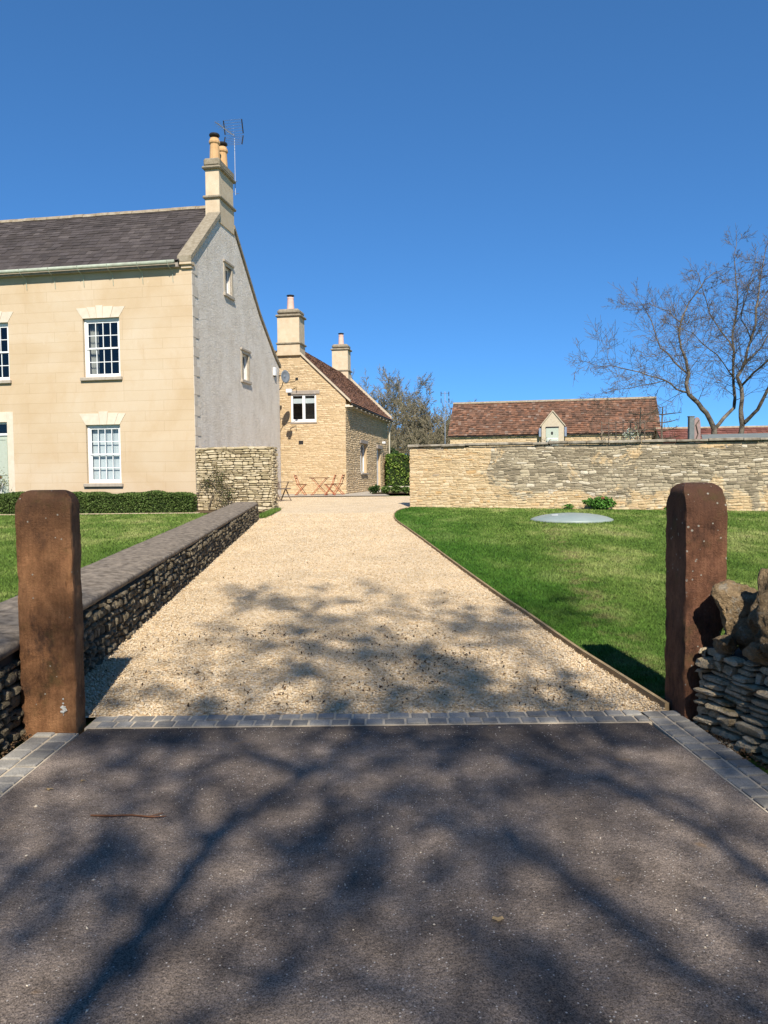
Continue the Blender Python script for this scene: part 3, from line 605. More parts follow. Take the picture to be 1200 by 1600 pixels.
# granite setts: two rows across the mouth of the drive and two rows down each side
def sett_band(name, A, B, nrow, wrow, label, lead):
    A = Vector(A); B = Vector(B); L = (B-A).length; u = (B-A).normalized(); v = Vector((-u.y, u.x, 0)); mb = MB()
    q = [A, B, B+v*nrow*wrow, A+v*nrow*wrow]; mb.mi = 1
    mb.add([p+Vector((0, 0, .006)) for p in q]+[p+Vector((0, 0, -.05)) for p in q], [(0, 1, 2, 3), (0, 4, 5, 1), (1, 5, 6, 2), (2, 6, 7, 3), (3, 7, 4, 0)]); mb.mi = 0
    for r in range(nrow):
        x = (.0 if r % 2 else lead); first = True
        while x < L-.03:
            w_ = random.uniform(.098, .135); x1 = min(x+w_, L-.004); j = random.uniform
            a, b = x+.006+j(0, .003), x1-.006-j(0, .003); c, d = r*wrow+.007+j(0, .004), (r+1)*wrow-.007-j(0, .004); t = .015+j(-.003, .003)
            tl, tw = j(-.002, .002), j(-.002, .002); e = .007
            def PT(s, w2, z): return A+u*s+v*w2+Vector((0, 0, z))
            lo = [PT(a, c, 0), PT(b, c+j(-.003, .003), 0), PT(b, d, 0), PT(a, d+j(-.003, .003), 0)]
            mid = [PT(a, c, t-.004), PT(b, c, t-.004), PT(b, d, t-.004), PT(a, d, t-.004)]
            hi = [PT(a+e, c+e, t+tl), PT(b-e, c+e, t+tw), PT(b-e, d-e, t+tl), PT(a+e, d-e, t+tw)]
            mb.add(lo+mid+hi, [(i, (i+1) % 4, 4+(i+1) % 4, 4+i) for i in range(4)]+[(4+i, 4+(i+1) % 4, 8+(i+1) % 4, 8+i) for i in range(4)]+[(8, 9, 10, 11)])
            x = x1
    return mb.build(name, [MT['sett'], MT['mortar']], kind='structure', smooth=False)
sett_band('sett_strip', (-1.80, 4.515, 0), (1.60, 4.535, 0), 2, .108, '', .06)
sett_band('left_sett_strip', (-1.85, .8, 0), (-1.80, 4.43, 0), 2, .125, '', .03)
sett_band('right_sett_strip', (2.045, .8, 0), (1.82, 4.74, 0), 2, .118, '', .05)

# ================================================================== GATE PILLARS
def pillar(W, D, H, seed, waist=0., cr=.07):
    nx, ny, nz = 16, 12, 84; bm = bmesh.new(); random.seed(seed)
    idx = {}
    def vert(i, j, k):
        if (i, j, k) in idx: return idx[(i, j, k)]
        x = (i/nx-.5)*W; y = (j/ny-.5)*D; z = -.15+(H+.15)*k/nz; r = D/2
        if z > H-r:
            a, b = y, z-(H-r); m_ = max(abs(a), abs(b)); l = math.hypot(a, b)
            if l > 1e-6: y = a*m_/l; z = (H-r)+b*m_/l
        if z > H-cr*1.4:                       # rounded shoulders across the width
            zz = z-(H-cr*1.4); xx = max(abs(x)-(W/2-cr), 0); lim = cr*sqrt(max(0, 1-(zz/(cr*1.4))**2))
            if xx > lim: x = math.copysign(W/2-cr+lim, x)
        t = max(0, min(1, z/H))
        if waist and x > 0:
            x -= waist*max(0, 1-t*2.2)*(x/(W/2))*(1+.3*sin(z*30))
        n1 = .0015*sin(z*9+seed)+.0015*sin(z*23+x*20+seed*2); x += n1*(1 if x > 0 else -1)*.9; y += .003*sin(z*14+x*15+seed)+.002*sin(z*41+seed)
        e_ = min(1, (1-abs(2*i/nx-1))*nx/2+(1-abs(2*j/ny-1))*ny/2)
        if abs(2*i/nx-1) > .99 and abs(2*j/ny-1) > .99:      # softened, chipped arrises
            x *= 1-.025; y *= 1-.035
        from mathutils import noise as mn
        q_ = Vector((x, y, z+seed*3)); ed_ = (abs(2*i/nx-1) > .85)*(abs(2*j/ny-1) > .85)
        dd_ = mn.noise(q_*9)*.003+mn.noise(q_*28)*.0028+mn.noise(q_*60)*.0015-ed_*max(0, mn.noise(q_*14+Vector((9, 9, 9))))*.03
        l_ = math.hypot(x, y)+1e-6; x += x/l_*dd_; y += y/l_*dd_
        v = bm.verts.new((x, y, z)); idx[(i, j, k)] = v; return v
    def q(a, b, c, d):
        try: bm.faces.new((a, b, c, d))
        except ValueError: pass
    for k in range(nz):
        for i in range(nx):
            q(vert(i, 0, k), vert(i+1, 0, k), vert(i+1, 0, k+1), vert(i, 0, k+1)); q(vert(i+1, ny, k), vert(i, ny, k), vert(i, ny, k+1), vert(i+1, ny, k+1))
        for j in range(ny):
            q(vert(0, j+1, k), vert(0, j, k), vert(0, j, k+1), vert(0, j+1, k+1)); q(vert(nx, j, k), vert(nx, j+1, k), vert(nx, j+1, k+1), vert(nx, j, k+1))
    for i in range(nx):
        for j in range(ny): q(vert(i, j, nz), vert(i+1, j, nz), vert(i+1, j+1, nz), vert(i, j+1, nz))
    me = bpy.data.meshes.new('gate_pillar'); bmesh.ops.recalc_face_normals(bm, faces=bm.faces)
    for f in bm.faces: f.smooth = True
    for ed in bm.edges:
        if len(ed.link_faces) == 2 and ed.calc_face_angle() > radians(38): ed.smooth = False
    bm.to_mesh(me); bm.free()
    return me
me = pillar(.312, .215, 1.43, 3); me.materials.append(MT['pillar_l'])
ob = link('gate_pillar', me, None, (-1.995, 4.56, 0), label='tall reddish sandstone gate pillar with a rounded top on the left of the entrance', category='gate pillar'); ob.rotation_euler = (0, 0, radians(7)); lp = ob
mb = MB()   # white lichen splash on the left pillar
for i in range(26):
    a = random.uniform(0, 6.3); r = random.gauss(0, .011); x, z = .085+r*cos(a), .13+.012+random.gauss(0, .018); rr = random.uniform(.003, .008)
    mb.lathe((0, 0, 0), [(rr, 0), (rr*.6, .0015)], 7) if False else mb.add([(x+rr*cos(t), -.1125, z+rr*sin(t)) for t in np.linspace(0, 2*pi, 8)[:-1]]+[(x, -.1155, z)], [(k, (k+1) % 7, 7) for k in range(7)])
mb.build('lichen_patch', MT['dropping'], lp)
me = pillar(.25, .36, 1.435, 5, .09, .06); me.materials.append(MT['pillar_r'])
ob = link('gate_pillar', me, None, (1.936, 4.765, 0), label='dark brown gate pillar with pale lichen spots on the right of the entrance', category='gate pillar'); ob.rotation_euler = (0, 0, radians(-1))

# ================================================================== LOW WALL LEFT OF THE DRIVE
random.seed(11)
A0 = Vector((WLX(.7), .7, 0)); A1 = Vector((WLX(19.96), 19.96, 0)); uL = (A1-A0); LL = uL.length; uL.normalize(); nL = Vector((uL.y, -uL.x, 0))
e = thing('low_stone_wall', (A0.x, A0.y, 0), 'low dark rubble wall with smooth coping running beside the gravel drive', 'garden wall')
def wt(s): return .575+.0168*(A0.y+s-5.75)
mb = MB((-A0.x, -A0.y, 0))
stones(mb, A0-Vector((0, 0, .06)), uL, nL, LL, 1.1, (.04, .095), (.05, .15), .055, .004, z0f=lambda s: g1(A0.y+s), ztop=lambda s: wt(s)+.0, wob=.012, taper=.66)
stones(mb, A1-Vector((0, 0, .05)), -nL, uL, .55, .6, (.04, .1), (.07, .2), .045, .004, z0f=lambda s: g1(20), ztop=lambda s: .79)
mb.build('rubble_face', MT['low_stone'], e, smooth='angle')
mb = MB((-A0.x, -A0.y, 0))
nseg = 24
for i in range(nseg):
    s0, s1 = LL*i/nseg, LL*(i+1)/nseg; P0 = A0+uL*s0; P1 = A0+uL*s1; z0, z1 = wt(s0)-.05, wt(s1)-.05; b0, b1 = g1(P0.y)-.1, g1(P1.y)-.1; W = -nL*.54
    q = [P0+Vector((0, 0, b0)), P0+Vector((0, 0, z0)), P0+W+Vector((0, 0, z0)), P0+W+Vector((0, 0, b0))]; r = [P1+Vector((0, 0, b1)), P1+Vector((0, 0, z1)), P1+W+Vector((0, 0, z1)), P1+W+Vector((0, 0, b1))]
    mb.add(q+r, [(0, 1, 5, 4), (1, 2, 6, 5), (2, 3, 7, 6)]+([(0, 3, 2, 1)] if i == 0 else [])+([(4, 5, 6, 7)] if i == nseg-1 else []))
mb.build('wall_core', MT['mortar_dark'], e)
mb = MB((-A0.x, -A0.y, 0)); ns = 420; prof = [(.035, -.055), (.045, -.02), (.035, .0), (-.06, .016), (-.30, .026), (-.52, .016), (-.60, .0), (-.61, -.03), (-.59, -.055)]
vs = []; fs = []; m_ = len(prof)
for i in range(ns+1):
    s_ = LL*i/ns; c = A0+uL*s_; tp = 1.
    if i > ns-3: tp = .93 if i == ns-2 else (.8 if i == ns-1 else .6)
    for a, b in prof:
        jj = .006*sin(s_*3+a*9)+.004*sin(s_*9.1+a*20); from mathutils import noise as mn; qq = c+nL*a; jj += mn.noise(qq*6)*.014+mn.noise(qq*17)*.010; vs.append(c+nL*((a+.28)*tp-.28+jj)+Vector((0, 0, wt(s_)+b*1.0+jj*.6)))
for i in range(ns):
    for k in range(m_-1): fs.append((i*m_+k, i*m_+k+1, (i+1)*m_+k+1, (i+1)*m_+k))
    fs.append((i*m_+m_-1, i*m_, (i+1)*m_, (i+1)*m_+m_-1))
fs.append(tuple(range(m_))); fs.append(tuple(ns*m_+k for k in range(m_))[::-1])
mb.add(vs, fs); mb.build('coping', MT['coping'], e, smooth=True)

# ================================================================== NEAR DRY-STONE WALL ON THE RIGHT
random.seed(23)
B0 = Vector((1.87, 4.53, 0)); B1 = Vector((2.52, 2.3, 0)); u = (B1-B0).normalized(); nB = Vector((u.y, -u.x, 0))
if nB.x > 0: nB = -nB
e = thing('dry_stone_wall', (B0.x, B0.y, 0), 'near dry stone wall with big upright capstones beside the dark brown pillar', 'stone wall')
mb = MB((-B0.x, -B0.y, 0)); stones(mb, B0-Vector((0, 0, .05)), u, nB, 4.02, .55, (.03, .07), (.08, .26), .08, .005, ztop=lambda s: .50, wob=.014, taper=.86, slope=.14)
stones(mb, B0+Vector((.46, 0, -.05)), Vector((-1, 0, 0)), Vector((0, 1, 0)), .46, .55, (.045, .09), (.1, .24), .03, .006, ztop=lambda s: .5, wob=.01)
stones(mb, B0+u*4.0-Vector((0, 0, .05)), Vector((1, 0, 0)), Vector((0, -1, 0)), .46, .55, (.045, .09), (.1, .24), .05, .006, ztop=lambda s: .5, wob=.01)
mb.build('rubble_courses', MT['near_stone'], e, smooth='angle')
mb = MB((-B0.x, -B0.y, 0)); q = [B0+Vector((.01, 0, 0)), B0+u*4.0+Vector((.01, 0, 0)), B0+u*4.0+Vector((.46, 0, 0)), B0+Vector((.46, 0, 0))]
mb.add([p-Vector((0, 0, .1)) for p in q]+[p+Vector((.04 if i < 2 else 0, 0, .46)) for i, p in enumerate(q)], [(0, 1, 5, 4), (1, 2, 6, 5), (2, 3, 7, 6), (3, 0, 4, 7), (4, 5, 6, 7)])
mb.build('wall_core', MT['mortar_dark'], e)
def boulder(name, c, s, seed, mat, parent, off, rz=0, ry=0, lump=.34, sub=5):
    bm = bmesh.new(); bmesh.ops.create_icosphere(bm, subdivisions=sub, radius=1); rs = random.Random(seed)
    pl_ = []
    for k in range(16):
        d = Vector((rs.gauss(0, 1), rs.gauss(0, 1), rs.gauss(0, 1))).normalized(); pl_.append((d, rs.uniform(.52, .78)))
    from mathutils import noise
    for v in bm.verts:
        p = v.co.copy()
        for d, h in pl_:
            t = p.dot(d)
            if t > h: p -= d*(t-h)*.98
        p *= 1+lump*.5*noise.noise(v.co*1.7+Vector((seed, 0, 0)))+lump*.28*noise.noise(v.co*5+Vector((0, seed, 0)))+lump*.16*noise.noise(v.co*11)+lump*.09*noise.noise(v.co*24)
        v.co = p
    Rm = Matrix.Rotation(rz, 3, 'Z')@Matrix.Rotation(ry, 3, 'Y')
    for v in bm.verts:
        q = Vector((v.co.x*s[0], v.co.y*s[1], v.co.z*s[2])); v.co = Rm@q+Vector(c)-Vector(off)
    me = bpy.data.meshes.new(name)
    for f in bm.faces: f.smooth = True
    for ed in bm.edges:
        if len(ed.link_faces) == 2 and ed.calc_face_angle() > radians(22): ed.smooth = False
    bm.to_mesh(me); bm.free(); me.materials.append(mat); return link(name, me, parent)
for i, (x, y, z, sx, sy, sz, rz, ry) in enumerate([(2.07, 4.40, .68, .22, .15, .24, .2, .45), (2.17, 4.15, .70, .31, .20, .27, .35, .1), (2.24, 3.98, .72, .34, .17, .27, .2, -.1), (2.09, 3.92, .57, .22, .15, .14, .4, .15), (2.30, 3.76, .70, .30, .16, .28, .3, .15), (2.30, 4.36, .62, .26, .14, .22, 1.3, 0), (2.16, 4.30, .56, .24, .14, .16, .1, .1), (2.24, 4.06, .58, .26, .18, .18, .1, .1), (2.28, 3.42, .70, .26, .13, .27, .1, -.2), (2.32, 3.12, .70, .26, .14, .28, .2, .1), (2.38, 2.80, .69, .25, .15, .27, 0, .2), (2.46, 2.50, .66, .24, .12, .25, .2, 0), (2.54, 2.2, .67, .25, .14, .26, .1, .2), (2.60, 1.9, .69, .24, .13, .28, .3, -.1), (2.67, 1.6, .66, .25, .14, .25, 0, .1), (2.74, 1.3, .68, .25, .14, .27, .2, 0), (2.82, .98, .64, .22, .13, .23, .1, .2), (1.95, 4.36, .52, .08, .12, .07, 0, 0), (2.02, 4.08, .53, .09, .10, .08, .3, 0)]):
    boulder('capstone', (x, y, z), (sx, sy, sz), 31+i, MT['cap_stone'], e, B0, rz, ry)

# rubble bits and soil where the setts meet the walls
def debris(name, x0, x1, y0, y1, n, label, mat):
    P = np.stack([rng.uniform(x0, x1, n), rng.uniform(y0, y1, n), rng.uniform(-.002, .012, n)], 1); V, Fc = chips(P, rng.uniform(.004, .014, n)); npmesh(name, V, Fc, mat, kind='stuff', label=label, category='debris')
debris('brown_debris', -2.3, -2.065, 3.2, 4.45, 900, 'reddish brown crumbs of stone and leaf at the foot of the left wall', MT['leaf_litter'])
debris('brown_debris', 1.82, 1.93, 3.3, 4.5, 500, 'small brown crumbs of stone between the setts and near wall', MT['leaf_litter'])

# ================================================================== FARMHOUSE
TH = radians(9.7); ER = Vector((cos(TH), -sin(TH), 0)); ED = Vector((sin(TH), cos(TH), 0))
HA = Vector((-5.767, 23.6, .4)); OFF = (0, 0, -.4)
H_ = thing('farmhouse', HA, 'large ochre fronted farmhouse with slate roof and grey rendered gable end', 'house', -TH)
random.seed(5)
winU = (-3.63, -2.40, 4.63, 6.45); winU2 = (-7.43, -6.20, 4.63, 6.45); winL = (-3.62, -2.46, 1.32, 3.15); doorO = (-7.55, -6.35, .30, 3.30)
mb = MB(OFF); mb.wall([(-14, .2), (0, .2), (0, 8.08), (-14, 8.08)], [winU, winU2, winL, doorO], 'y', 0, .14); mb.build('front_wall', MT['ashlar'], H_)
gp = [(0, .2), (8.7, .2), (8.7, 6.0), (8.0, 6.36), (6.3, 7.58), (3.0, 10.62), (0, 8.06)]
gwU = (2.78, 3.36, 7.72, 8.62); gwL = (4.30, 4.95, 5.0, 5.92)
mb = MB(OFF); mb.wall(gp, [gwU, gwL], 'x', 0, -.16); mb.build('gable_wall', MT['roughcast'], H_)
mb = MB(OFF); mb.add([(-14, 8.7, .2), (0, 8.7, .2), (0, 8.7, 6), (-14, 8.7, 6), (-14, 0, .2), (-14, 0, 8), (-14, 3, 10.6), (-14, 8.7, 6)], [(0, 1, 2, 3), (4, 0, 3, 6, 5)]); mb.build('rear_wall', MT['roughcast'], H_)
# roof
sl = Vector((0, 3.2, 2.66)); SL = sl.length; sl.normalize(); nr = Vector((0, -sl.z, sl.y))
mb = MB(OFF); mb.add([(-14, -.2, 8.0), (-.3, -.2, 8.0), (-.3, 3, 10.62), (-14, 3, 10.62), (-14, 6.3, 7.62), (0, 6.3, 7.62), (0, 8.0, 6.42), (-14, 8, 6.42), (-14, 8.8, 6.02), (0, 8.8, 6.02), (0, 3, 10.62)], [(0, 1, 2, 3), (3, 10, 5, 4), (4, 5, 6, 7), (7, 6, 9, 8)])
rf = mb.build('roof', MT['slate'], H_)
mb = MB(OFF); tiles(mb, (-12, -.2, 8.0), (1, 0, 0), sl, nr, 11.68, SL, (.2, .42), lambda a: .29-.035*a, .010, 1.3, .35); mb.build('roof_slates', MT['slate'], rf)
mb = MB(OFF); x = -13.9
while x < -.5:
    w_ = random.uniform(.42, .5); z = 10.60+random.uniform(-.006, .006); mb.prism([(2.86, z+.0), (2.88, z+.08), (2.97, z+.13), (3.03, z+.13), (3.12, z+.08), (3.14, z)], 'x', x+.006, x+w_-.006); x += w_
mb.build('ridge_tiles', MT['ridge'], rf)
# verge coping on the gable
mb = MB(OFF)
def cop(p0, p1, th, x0, x1):
    (y0, z0), (y1, z1) = p0, p1; mb.add([(x0, y0, z0), (x1, y0, z0), (x1, y1, z1), (x0, y1, z1), (x0, y0, z0+th), (x1, y0, z0+th), (x1, y1, z1+th), (x0, y1, z1+th)], [(0, 3, 2, 1), (4, 5, 6, 7), (0, 1, 5, 4), (1, 2, 6, 5), (2, 3, 7, 6), (3, 0, 4, 7)])
cop((-.16, 7.98), (2.3, 10.08), .17, -.38, .07)
mb.build('verge_coping', MT['weathered'], H_)
mb = MB(OFF); mb.box(-.33, .06, -.15, .12, 7.9, 8.0, .01); mb.box(-.30, .035, -.08, .1, 7.8, 7.9, .01); mb.build('kneeler', MT['bath'], H_)
mb = MB(OFF)
for a, b in (((3.65, 10.10), (6.3, 7.62)), ((6.3, 7.62), (8.0, 6.40)), ((8.0, 6.40), (8.8, 5.98))): cop(a, b, .13, -.3, .06)
mb.build('rear_verge', MT['weathered'], H_)
# chimney
ch = MB(OFF); ch.box(-.47, .03, 2.32, 3.66, 9.9, 10.72, .008); ch.box(-.46, .02, 2.34, 3.64, 10.72, 11.75, .008); ch = ch.build('chimney', MT['bath'], H_)
mb = MB(OFF); mb.box(-.54, .10, 2.24, 3.74, 10.70, 10.80, .03); mb.build('chimney_band', MT['weathered'], ch); mb = MB(OFF); mb.box(-.55, .11, 2.23, 3.75, 11.66, 11.76, .035); mb.box(-.50, .06, 2.28, 3.70, 11.76, 12.02, .05); mb.build('chimney_cap', MT['weathered'], ch)
for y in (2.62, 3.32):
    mb = MB(OFF); mb.lathe((-.22, y, 12.0), [(.19, 0), (.175, .06), (.165, .3), (.15, .56), (.185, .60), (.19, .66), (.165, .70), (.15, .76)], 12); p = mb.build('chimney_pot', MT['pot'], ch)
    mb = MB(OFF); mb.lathe((-.22, y, 12.74), [(.09, 0), (.09, .07), (.17, .10), (.18, .13), (.16, .17), (.05, .19)], 14); mb.build('cowl', MT['dark'], p)
# gutter and brackets
mb = MB(OFF); mb.tube([(-14, -.29, 7.93), (-.42, -.29, 7.96)], .058, 10); gt = mb.build('gutter', MT['gutter'], H_, smooth=True)
mb = MB(OFF); mb.box(-14, -.36, -.16, -.004, 7.84, 7.98); mb.build('soffit_board', MT['lintel'], H_)
for i in range(14):
    x = -.62-i*.98; mb = MB(OFF); mb.tube([(x, -.36, 7.985), (x, -.30, 7.87), (x+.02, -.04, 7.74), (x+.03, -.012, 7.42)], .011, 5); mb.build('gutter_bracket', MT['gutter'], gt)
# quoins on the gable corner
mb = MB(OFF); z = 2.45; k = 0
while z < 8.0:
    h = random.uniform(.27, .34); wq = (.42 if k % 2 else .2)+random.uniform(-.02, .02); mb.box(-.01, .014+.004*(k % 2), .004, wq, z, min(z+h-.012, 8.04)); z += h; k += 1
mb.build('quoins', MT['quoin_pale'], H_)

def sash(parent, op, kind, y=.09):
    """op = (x0,x1,z0,z1): box sash with sixteen panes; returns frame"""
    x0, x1, z0, z1 = op; mb = MB(OFF); f = .075; w_ = x1-x0; zm = (z0+z1-.05)/2; zt = z1-.04
    mb.box(x0+.002, x0+f, y, y+.08, z0, z1, .006); mb.box(x1-f, x1-.002, y, y+.08, z0, z1, .006)
    mb.box(x0+f, x1-f, y+.0, y+.08, z1-f-.02, z1-.002, .006); mb.box(x0+f, x1-f, y-.01, y+.08, z0+.001, z0+.05, .006)
    fr = mb.build('window', MT['white'], parent)
    for nm, za, zb, yy in (('upper_sash', zm-.005, zt-.06, y+.022), ('lower_sash', z0+.05, zm+.035, y+.052)):
        mb = MB(OFF); xa, xb = x0+f, x1-f; s_ = .045; b = .011
        mb.box(xa, xa+s_, yy, yy+.03, za, zb); mb.box(xb-s_, xb, yy, yy+.03, za, zb); mb.box(xa+s_, xb-s_, yy, yy+.03, zb-.035, zb); mb.box(xa+s_, xb-s_, yy, yy+.03, za, za+(.05 if nm == 'upper_sash' else .065))
        for i in range(1, 4):
            xc = xa+s_+(xb-xa-2*s_)*i/4; mb.box(xc-b, xc+b, yy+.003, yy+.028, za+.03, zb-.03)
        zc = (za+zb)/2; mb.box(xa+s_, xb-s_, yy+.005, yy+.026, zc-b, zc+b); mb.build('sash', MT['white'], fr)
        mb = MB(OFF); mb.add([(xa+.02, yy+.015, za+.02), (xb-.02, yy+.015, za+.02), (xb-.02, yy+.015, zb-.02), (xa+.02, yy+.015, zb-.02)], [(0, 1, 2, 3)]); mb.build('pane', MT['glass'], fr)
    mb = MB(OFF)
    if kind == 'shutter':
        for i in range(4):
            a = x0+.08+(w_-.16)*i/4; mb.box(a+.004, a+(w_-.16)/4-.004, y+.16, y+.185, z0+.02, z1-.03, .004)
        mb.build('inside_shutter', MT['blind'], fr)
    else:
        n_ = 16; vs = []
        for i in range(n_+1):
            a = x0+.05+.30*i/n_; vs += [(a, y+.24+.03*sin(i*2.2), z0), (a, y+.24+.03*sin(i*2.2), z1)]
        mb.add(vs, [(2*i, 2*i+2, 2*i+3, 2*i+1) for i in range(n_)]); mb.build('curtain', MT['cloth'], fr)
    mb = MB(OFF); mb.add([(x0-.4, y+1.6, z0-.3), (x1+.4, y+1.6, z0-.3), (x1+.4, y+1.6, z1+.3), (x0-.4, y+1.6, z1+.3), (x0-.4, .15, z0-.3), (x1+.4, .15, z0-.3), (x1+.4, .15, z1+.3), (x0-.4, .15, z1+.3)], [(0, 1, 2, 3), (0, 4, 5, 1), (1, 5, 6, 2), (2, 6, 7, 3), (3, 7, 4, 0)]); mb.build('room', MT['room'], fr)
    mb = MB(OFF); mb.box(x0-.09, x1+.07, -.09, .10, z0-.11, z0-.005, .012); mb.build('sill', MT['sill'], fr)
    return fr
def voussoirs(parent, x0, x1, z, cuts, h=.36):
    mb = MB(OFF); n_ = len(cuts)-1; top = .21
    for i in range(n_):
        a, b = cuts[i], cuts[i+1]; w_ = x1-x0; xb0, xb1 = x0+w_*a, x0+w_*b; xt0, xt1 = x0-top+(w_+2*top)*a, x0-top+(w_+2*top)*b
        hh = h+(.03 if abs((a+b)/2-.5) < .12 else 0)-.10*abs((a+b)/2-.5); gpp = .005
        mb.prism([(xb0+gpp, z), (xb1-gpp, z), (xt1-gpp, z+hh), (xt0+gpp, z+hh)], 'y', -.012-.003*(i % 2), .05)
    mb.build('lintel', MT['cream'], parent)
for op, kind in ((winU, 'curtain'), (winU2, 'curtain'), (winL, 'shutter')): sash(H_, op, kind)
voussoirs(H_, winU[0], winU[1], winU[3]+.002, [0, .22, .4, .55, .76, 1]); voussoirs(H_, winU2[0], winU2[1], winU2[3]+.002, [0, .22, .4, .55, .76, 1]); voussoirs(H_, winL[0], winL[1], winL[3]+.002, [0, .42, .62, .84, 1], .38)
# front door
x0, x1, z0, z1 = doorO
mb = MB(OFF); mb.box(x1+.0, x1+.22, -.012, .05, .3, 3.62, .004); mb.box(x0-.22, x0, -.012, .05, .3, 3.62, .004); mb.box(x0-.0+.001, x1-.001, -.013, .05, z1, 3.62, .004); mb.build('door_surround', MT['cream'], H_)
mb = MB(OFF); mb.box(x0+.003, x0+.06, .08, .15, .3, z1-.002); mb.box(x1-.06, x1-.003, .08, .15, .3, z1-.002); mb.box(x0+.06, x1-.06, .075, .15, 2.88, 2.95); mb.box(x0+.06, x1-.06, .08, .15, z1-.06, z1-.003); df = mb.build('door_frame', MT['white'], H_)
mb = MB(OFF); mb.add([(x0+.05, .12, 2.95), (x1-.05, .12, 2.95), (x1-.05, .12, 3.25), (x0+.05, .12, 3.25)], [(0, 1, 2, 3)]); mb.build('fanlight', MT['glass'], df)
mb = MB(OFF); mb.box(x0, x1, .5, .52, 2.6, 3.3); mb.build('room', MT['room'], df)
mb = MB(OFF); mb.box(x0+.06, x1-.06, .115, .15, .3, 2.88)
for a, b in ((x0+.10, (x0+x1)/2-.05), ((x0+x1)/2+.05, x1-.10)):
    for c, d in ((.7, 1.45), (1.6, 2.78)):
        mb.box(a, b, .10, .114, c, c+.04); mb.box(a, b, .10, .114, d-.04, d); mb.box(a, a+.04, .10, .114, c+.04, d-.04); mb.box(b-.04, b, .10, .114, c+.04, d-.04)
dd = mb.build('front_door', MT['sage'], H_); mb = MB(OFF); mb.box(-6.98, -6.68, .095, .113, 1.50, 1.59, .004); mb.build('letter_box', MT['slat'], dd)
# gable windows
def gwin(op):
    y0, y1, z0, z1 = op; mb = MB(OFF); xx = -.16; f = .05
    mb.box(xx, xx+.05, y0+.002, y0+f, z0, z1); mb.box(xx, xx+.05, y1-f, y1-.002, z0, z1); mb.box(xx, xx+.05, y0+f, y1-f, z0, z0+f); mb.box(xx, xx+.05, y0+f, y1-f, z1-f, z1); fr = mb.build('side_window', MT['white'], H_)
    mb = MB(OFF); mb.add([(xx+.02, y0, z0), (xx+.02, y1, z0), (xx+.02, y1, z1), (xx+.02, y0, z1)], [(0, 1, 2, 3)]); mb.build('pane', MT['glass'], fr)
    mb = MB(OFF); mb.box(-1, -.98, y0-.3, y1+.3, z0-.3, z1+.3); mb.build('room', MT['room'], fr)
    # plastered surround, stone head and sill
    mb = MB(OFF); q = .015; mb.box(-.05, q, y0-.13, y0, z0-.05, z1+.1); mb.box(-.05, q, y1, y1+.13, z0-.05, z1+.1); mb.box(-.05, q, y0, y1, z1, z1+.1); mb.build('surround', MT['quoin'], fr)
    mb = MB(OFF); mb.box(-.05, .07, y0-.18, y1+.16, z0-.13, z0-.02, .01); mb.build('sill', MT['sill'], fr)
    mb = MB(OFF); mb.box(-.05, .06, y0-.18, y1+.18, z1+.10, z1+.18, .01); mb.build('hood', MT['sill'], fr)
gwin(gwU); gwin(gwL)
mb = MB(OFF); mb.box(-.05, .08, 4.6, 5.3, 2.44, 2.5, .008); mb.build('slate_ledge', MT['sill'], H_)

# aerial, dish and lamps fixed to the house
def L2W(p): return HA+ER*p[0]+ED*p[1]+Vector((0, 0, p[2]-.4))
e = thing('roof_aerial', L2W((.05, 3.78, 11.3)), 'spiky television aerial on a mast behind the farmhouse chimney', 'aerial', -TH)
mb = MB(); mb.tube([(0, 0, 0), (0, 0, 1.95)], .016, 6); mb.tube([(0, 0, .1), (-.08, -.1, .1)], .012, 5); mb.tube([(0, 0, .45), (-.08, -.1, .45)], .012, 5); mb.tube([(-.02, 0, .05), (.13, 0, .05)], .01, 4); mb.tube([(-.02, 0, .48), (.10, 0, .48)], .01, 4); mb.build('mast', MT['alu'], e)
mb = MB()
for sg, za, zb in ((1, 2.08, 2.50), (-1, 2.0, 1.66)):
    for k in range(6):
        t = k/5; z = za+(zb-za)*t; y = -.02-.14*t; mb.tube([(-.32, y, z), (.32, y, z)], .006, 4)
        pass
mb.build('reflector', MT['alu'], e)
for za, zb in ((2.08, 2.50), (2.0, 1.66)):
    for xx in (-.33, .33): mb = MB(); mb.tube([(xx, -.02, za), (xx, -.16, zb)], .022, 5); mb.build('reflector_end', MT['dark'], e)
mb = MB(); mb.tube([(0, .02, 2.03), (-.34, -.9, 2.14)], .014, 5)
for k in range(9):
    t = .12+k*.1; c = Vector((-.34*t, .02-.92*t, 2.03+.11*t)); mb.tube([c-Vector((.10, -.03, .05)), c+Vector((.10, -.03, .05))], .005, 4); mb.tube([c-Vector((.10, -.03, -.05)), c+Vector((.10, -.03, -.05))], .005, 4)
mb.build('boom', MT['alu'], e)
e = thing('satellite_dish', L2W((.25, 8.72, 5.62)), 'round grey satellite dish fixed to the rear corner of the grey gable', 'satellite dish', -TH+radians(60))
mb = MB(); vs = []; fs = []; n_ = 20
for r, d in ((0, .05), (.1, .04), (.18, .02), (.245, -.01)):
    for k in range(n_): vs.append((r*cos(2*pi*k/n_), d, r*1.1*sin(2*pi*k/n_)))
for i in range(3):
    for k in range(n_): fs.append((i*n_+k, i*n_+(k+1) % n_, (i+1)*n_+(k+1) % n_, (i+1)*n_+k))
mb.add(vs, fs); o = mb.build('reflector', MT['dish'], e, smooth=True); md = o.modifiers.new('s', 'SOLIDIFY'); md.thickness = .012
mb = MB(); mb.tube([(0, .06, -.28), (.28, -.28, -.2), (.32, -.34, -.12)], .012, 5); mb.box(.28, .36, -.40, -.30, -.16, -.04, .01); mb.build('feed_arm', MT['dark'], e)
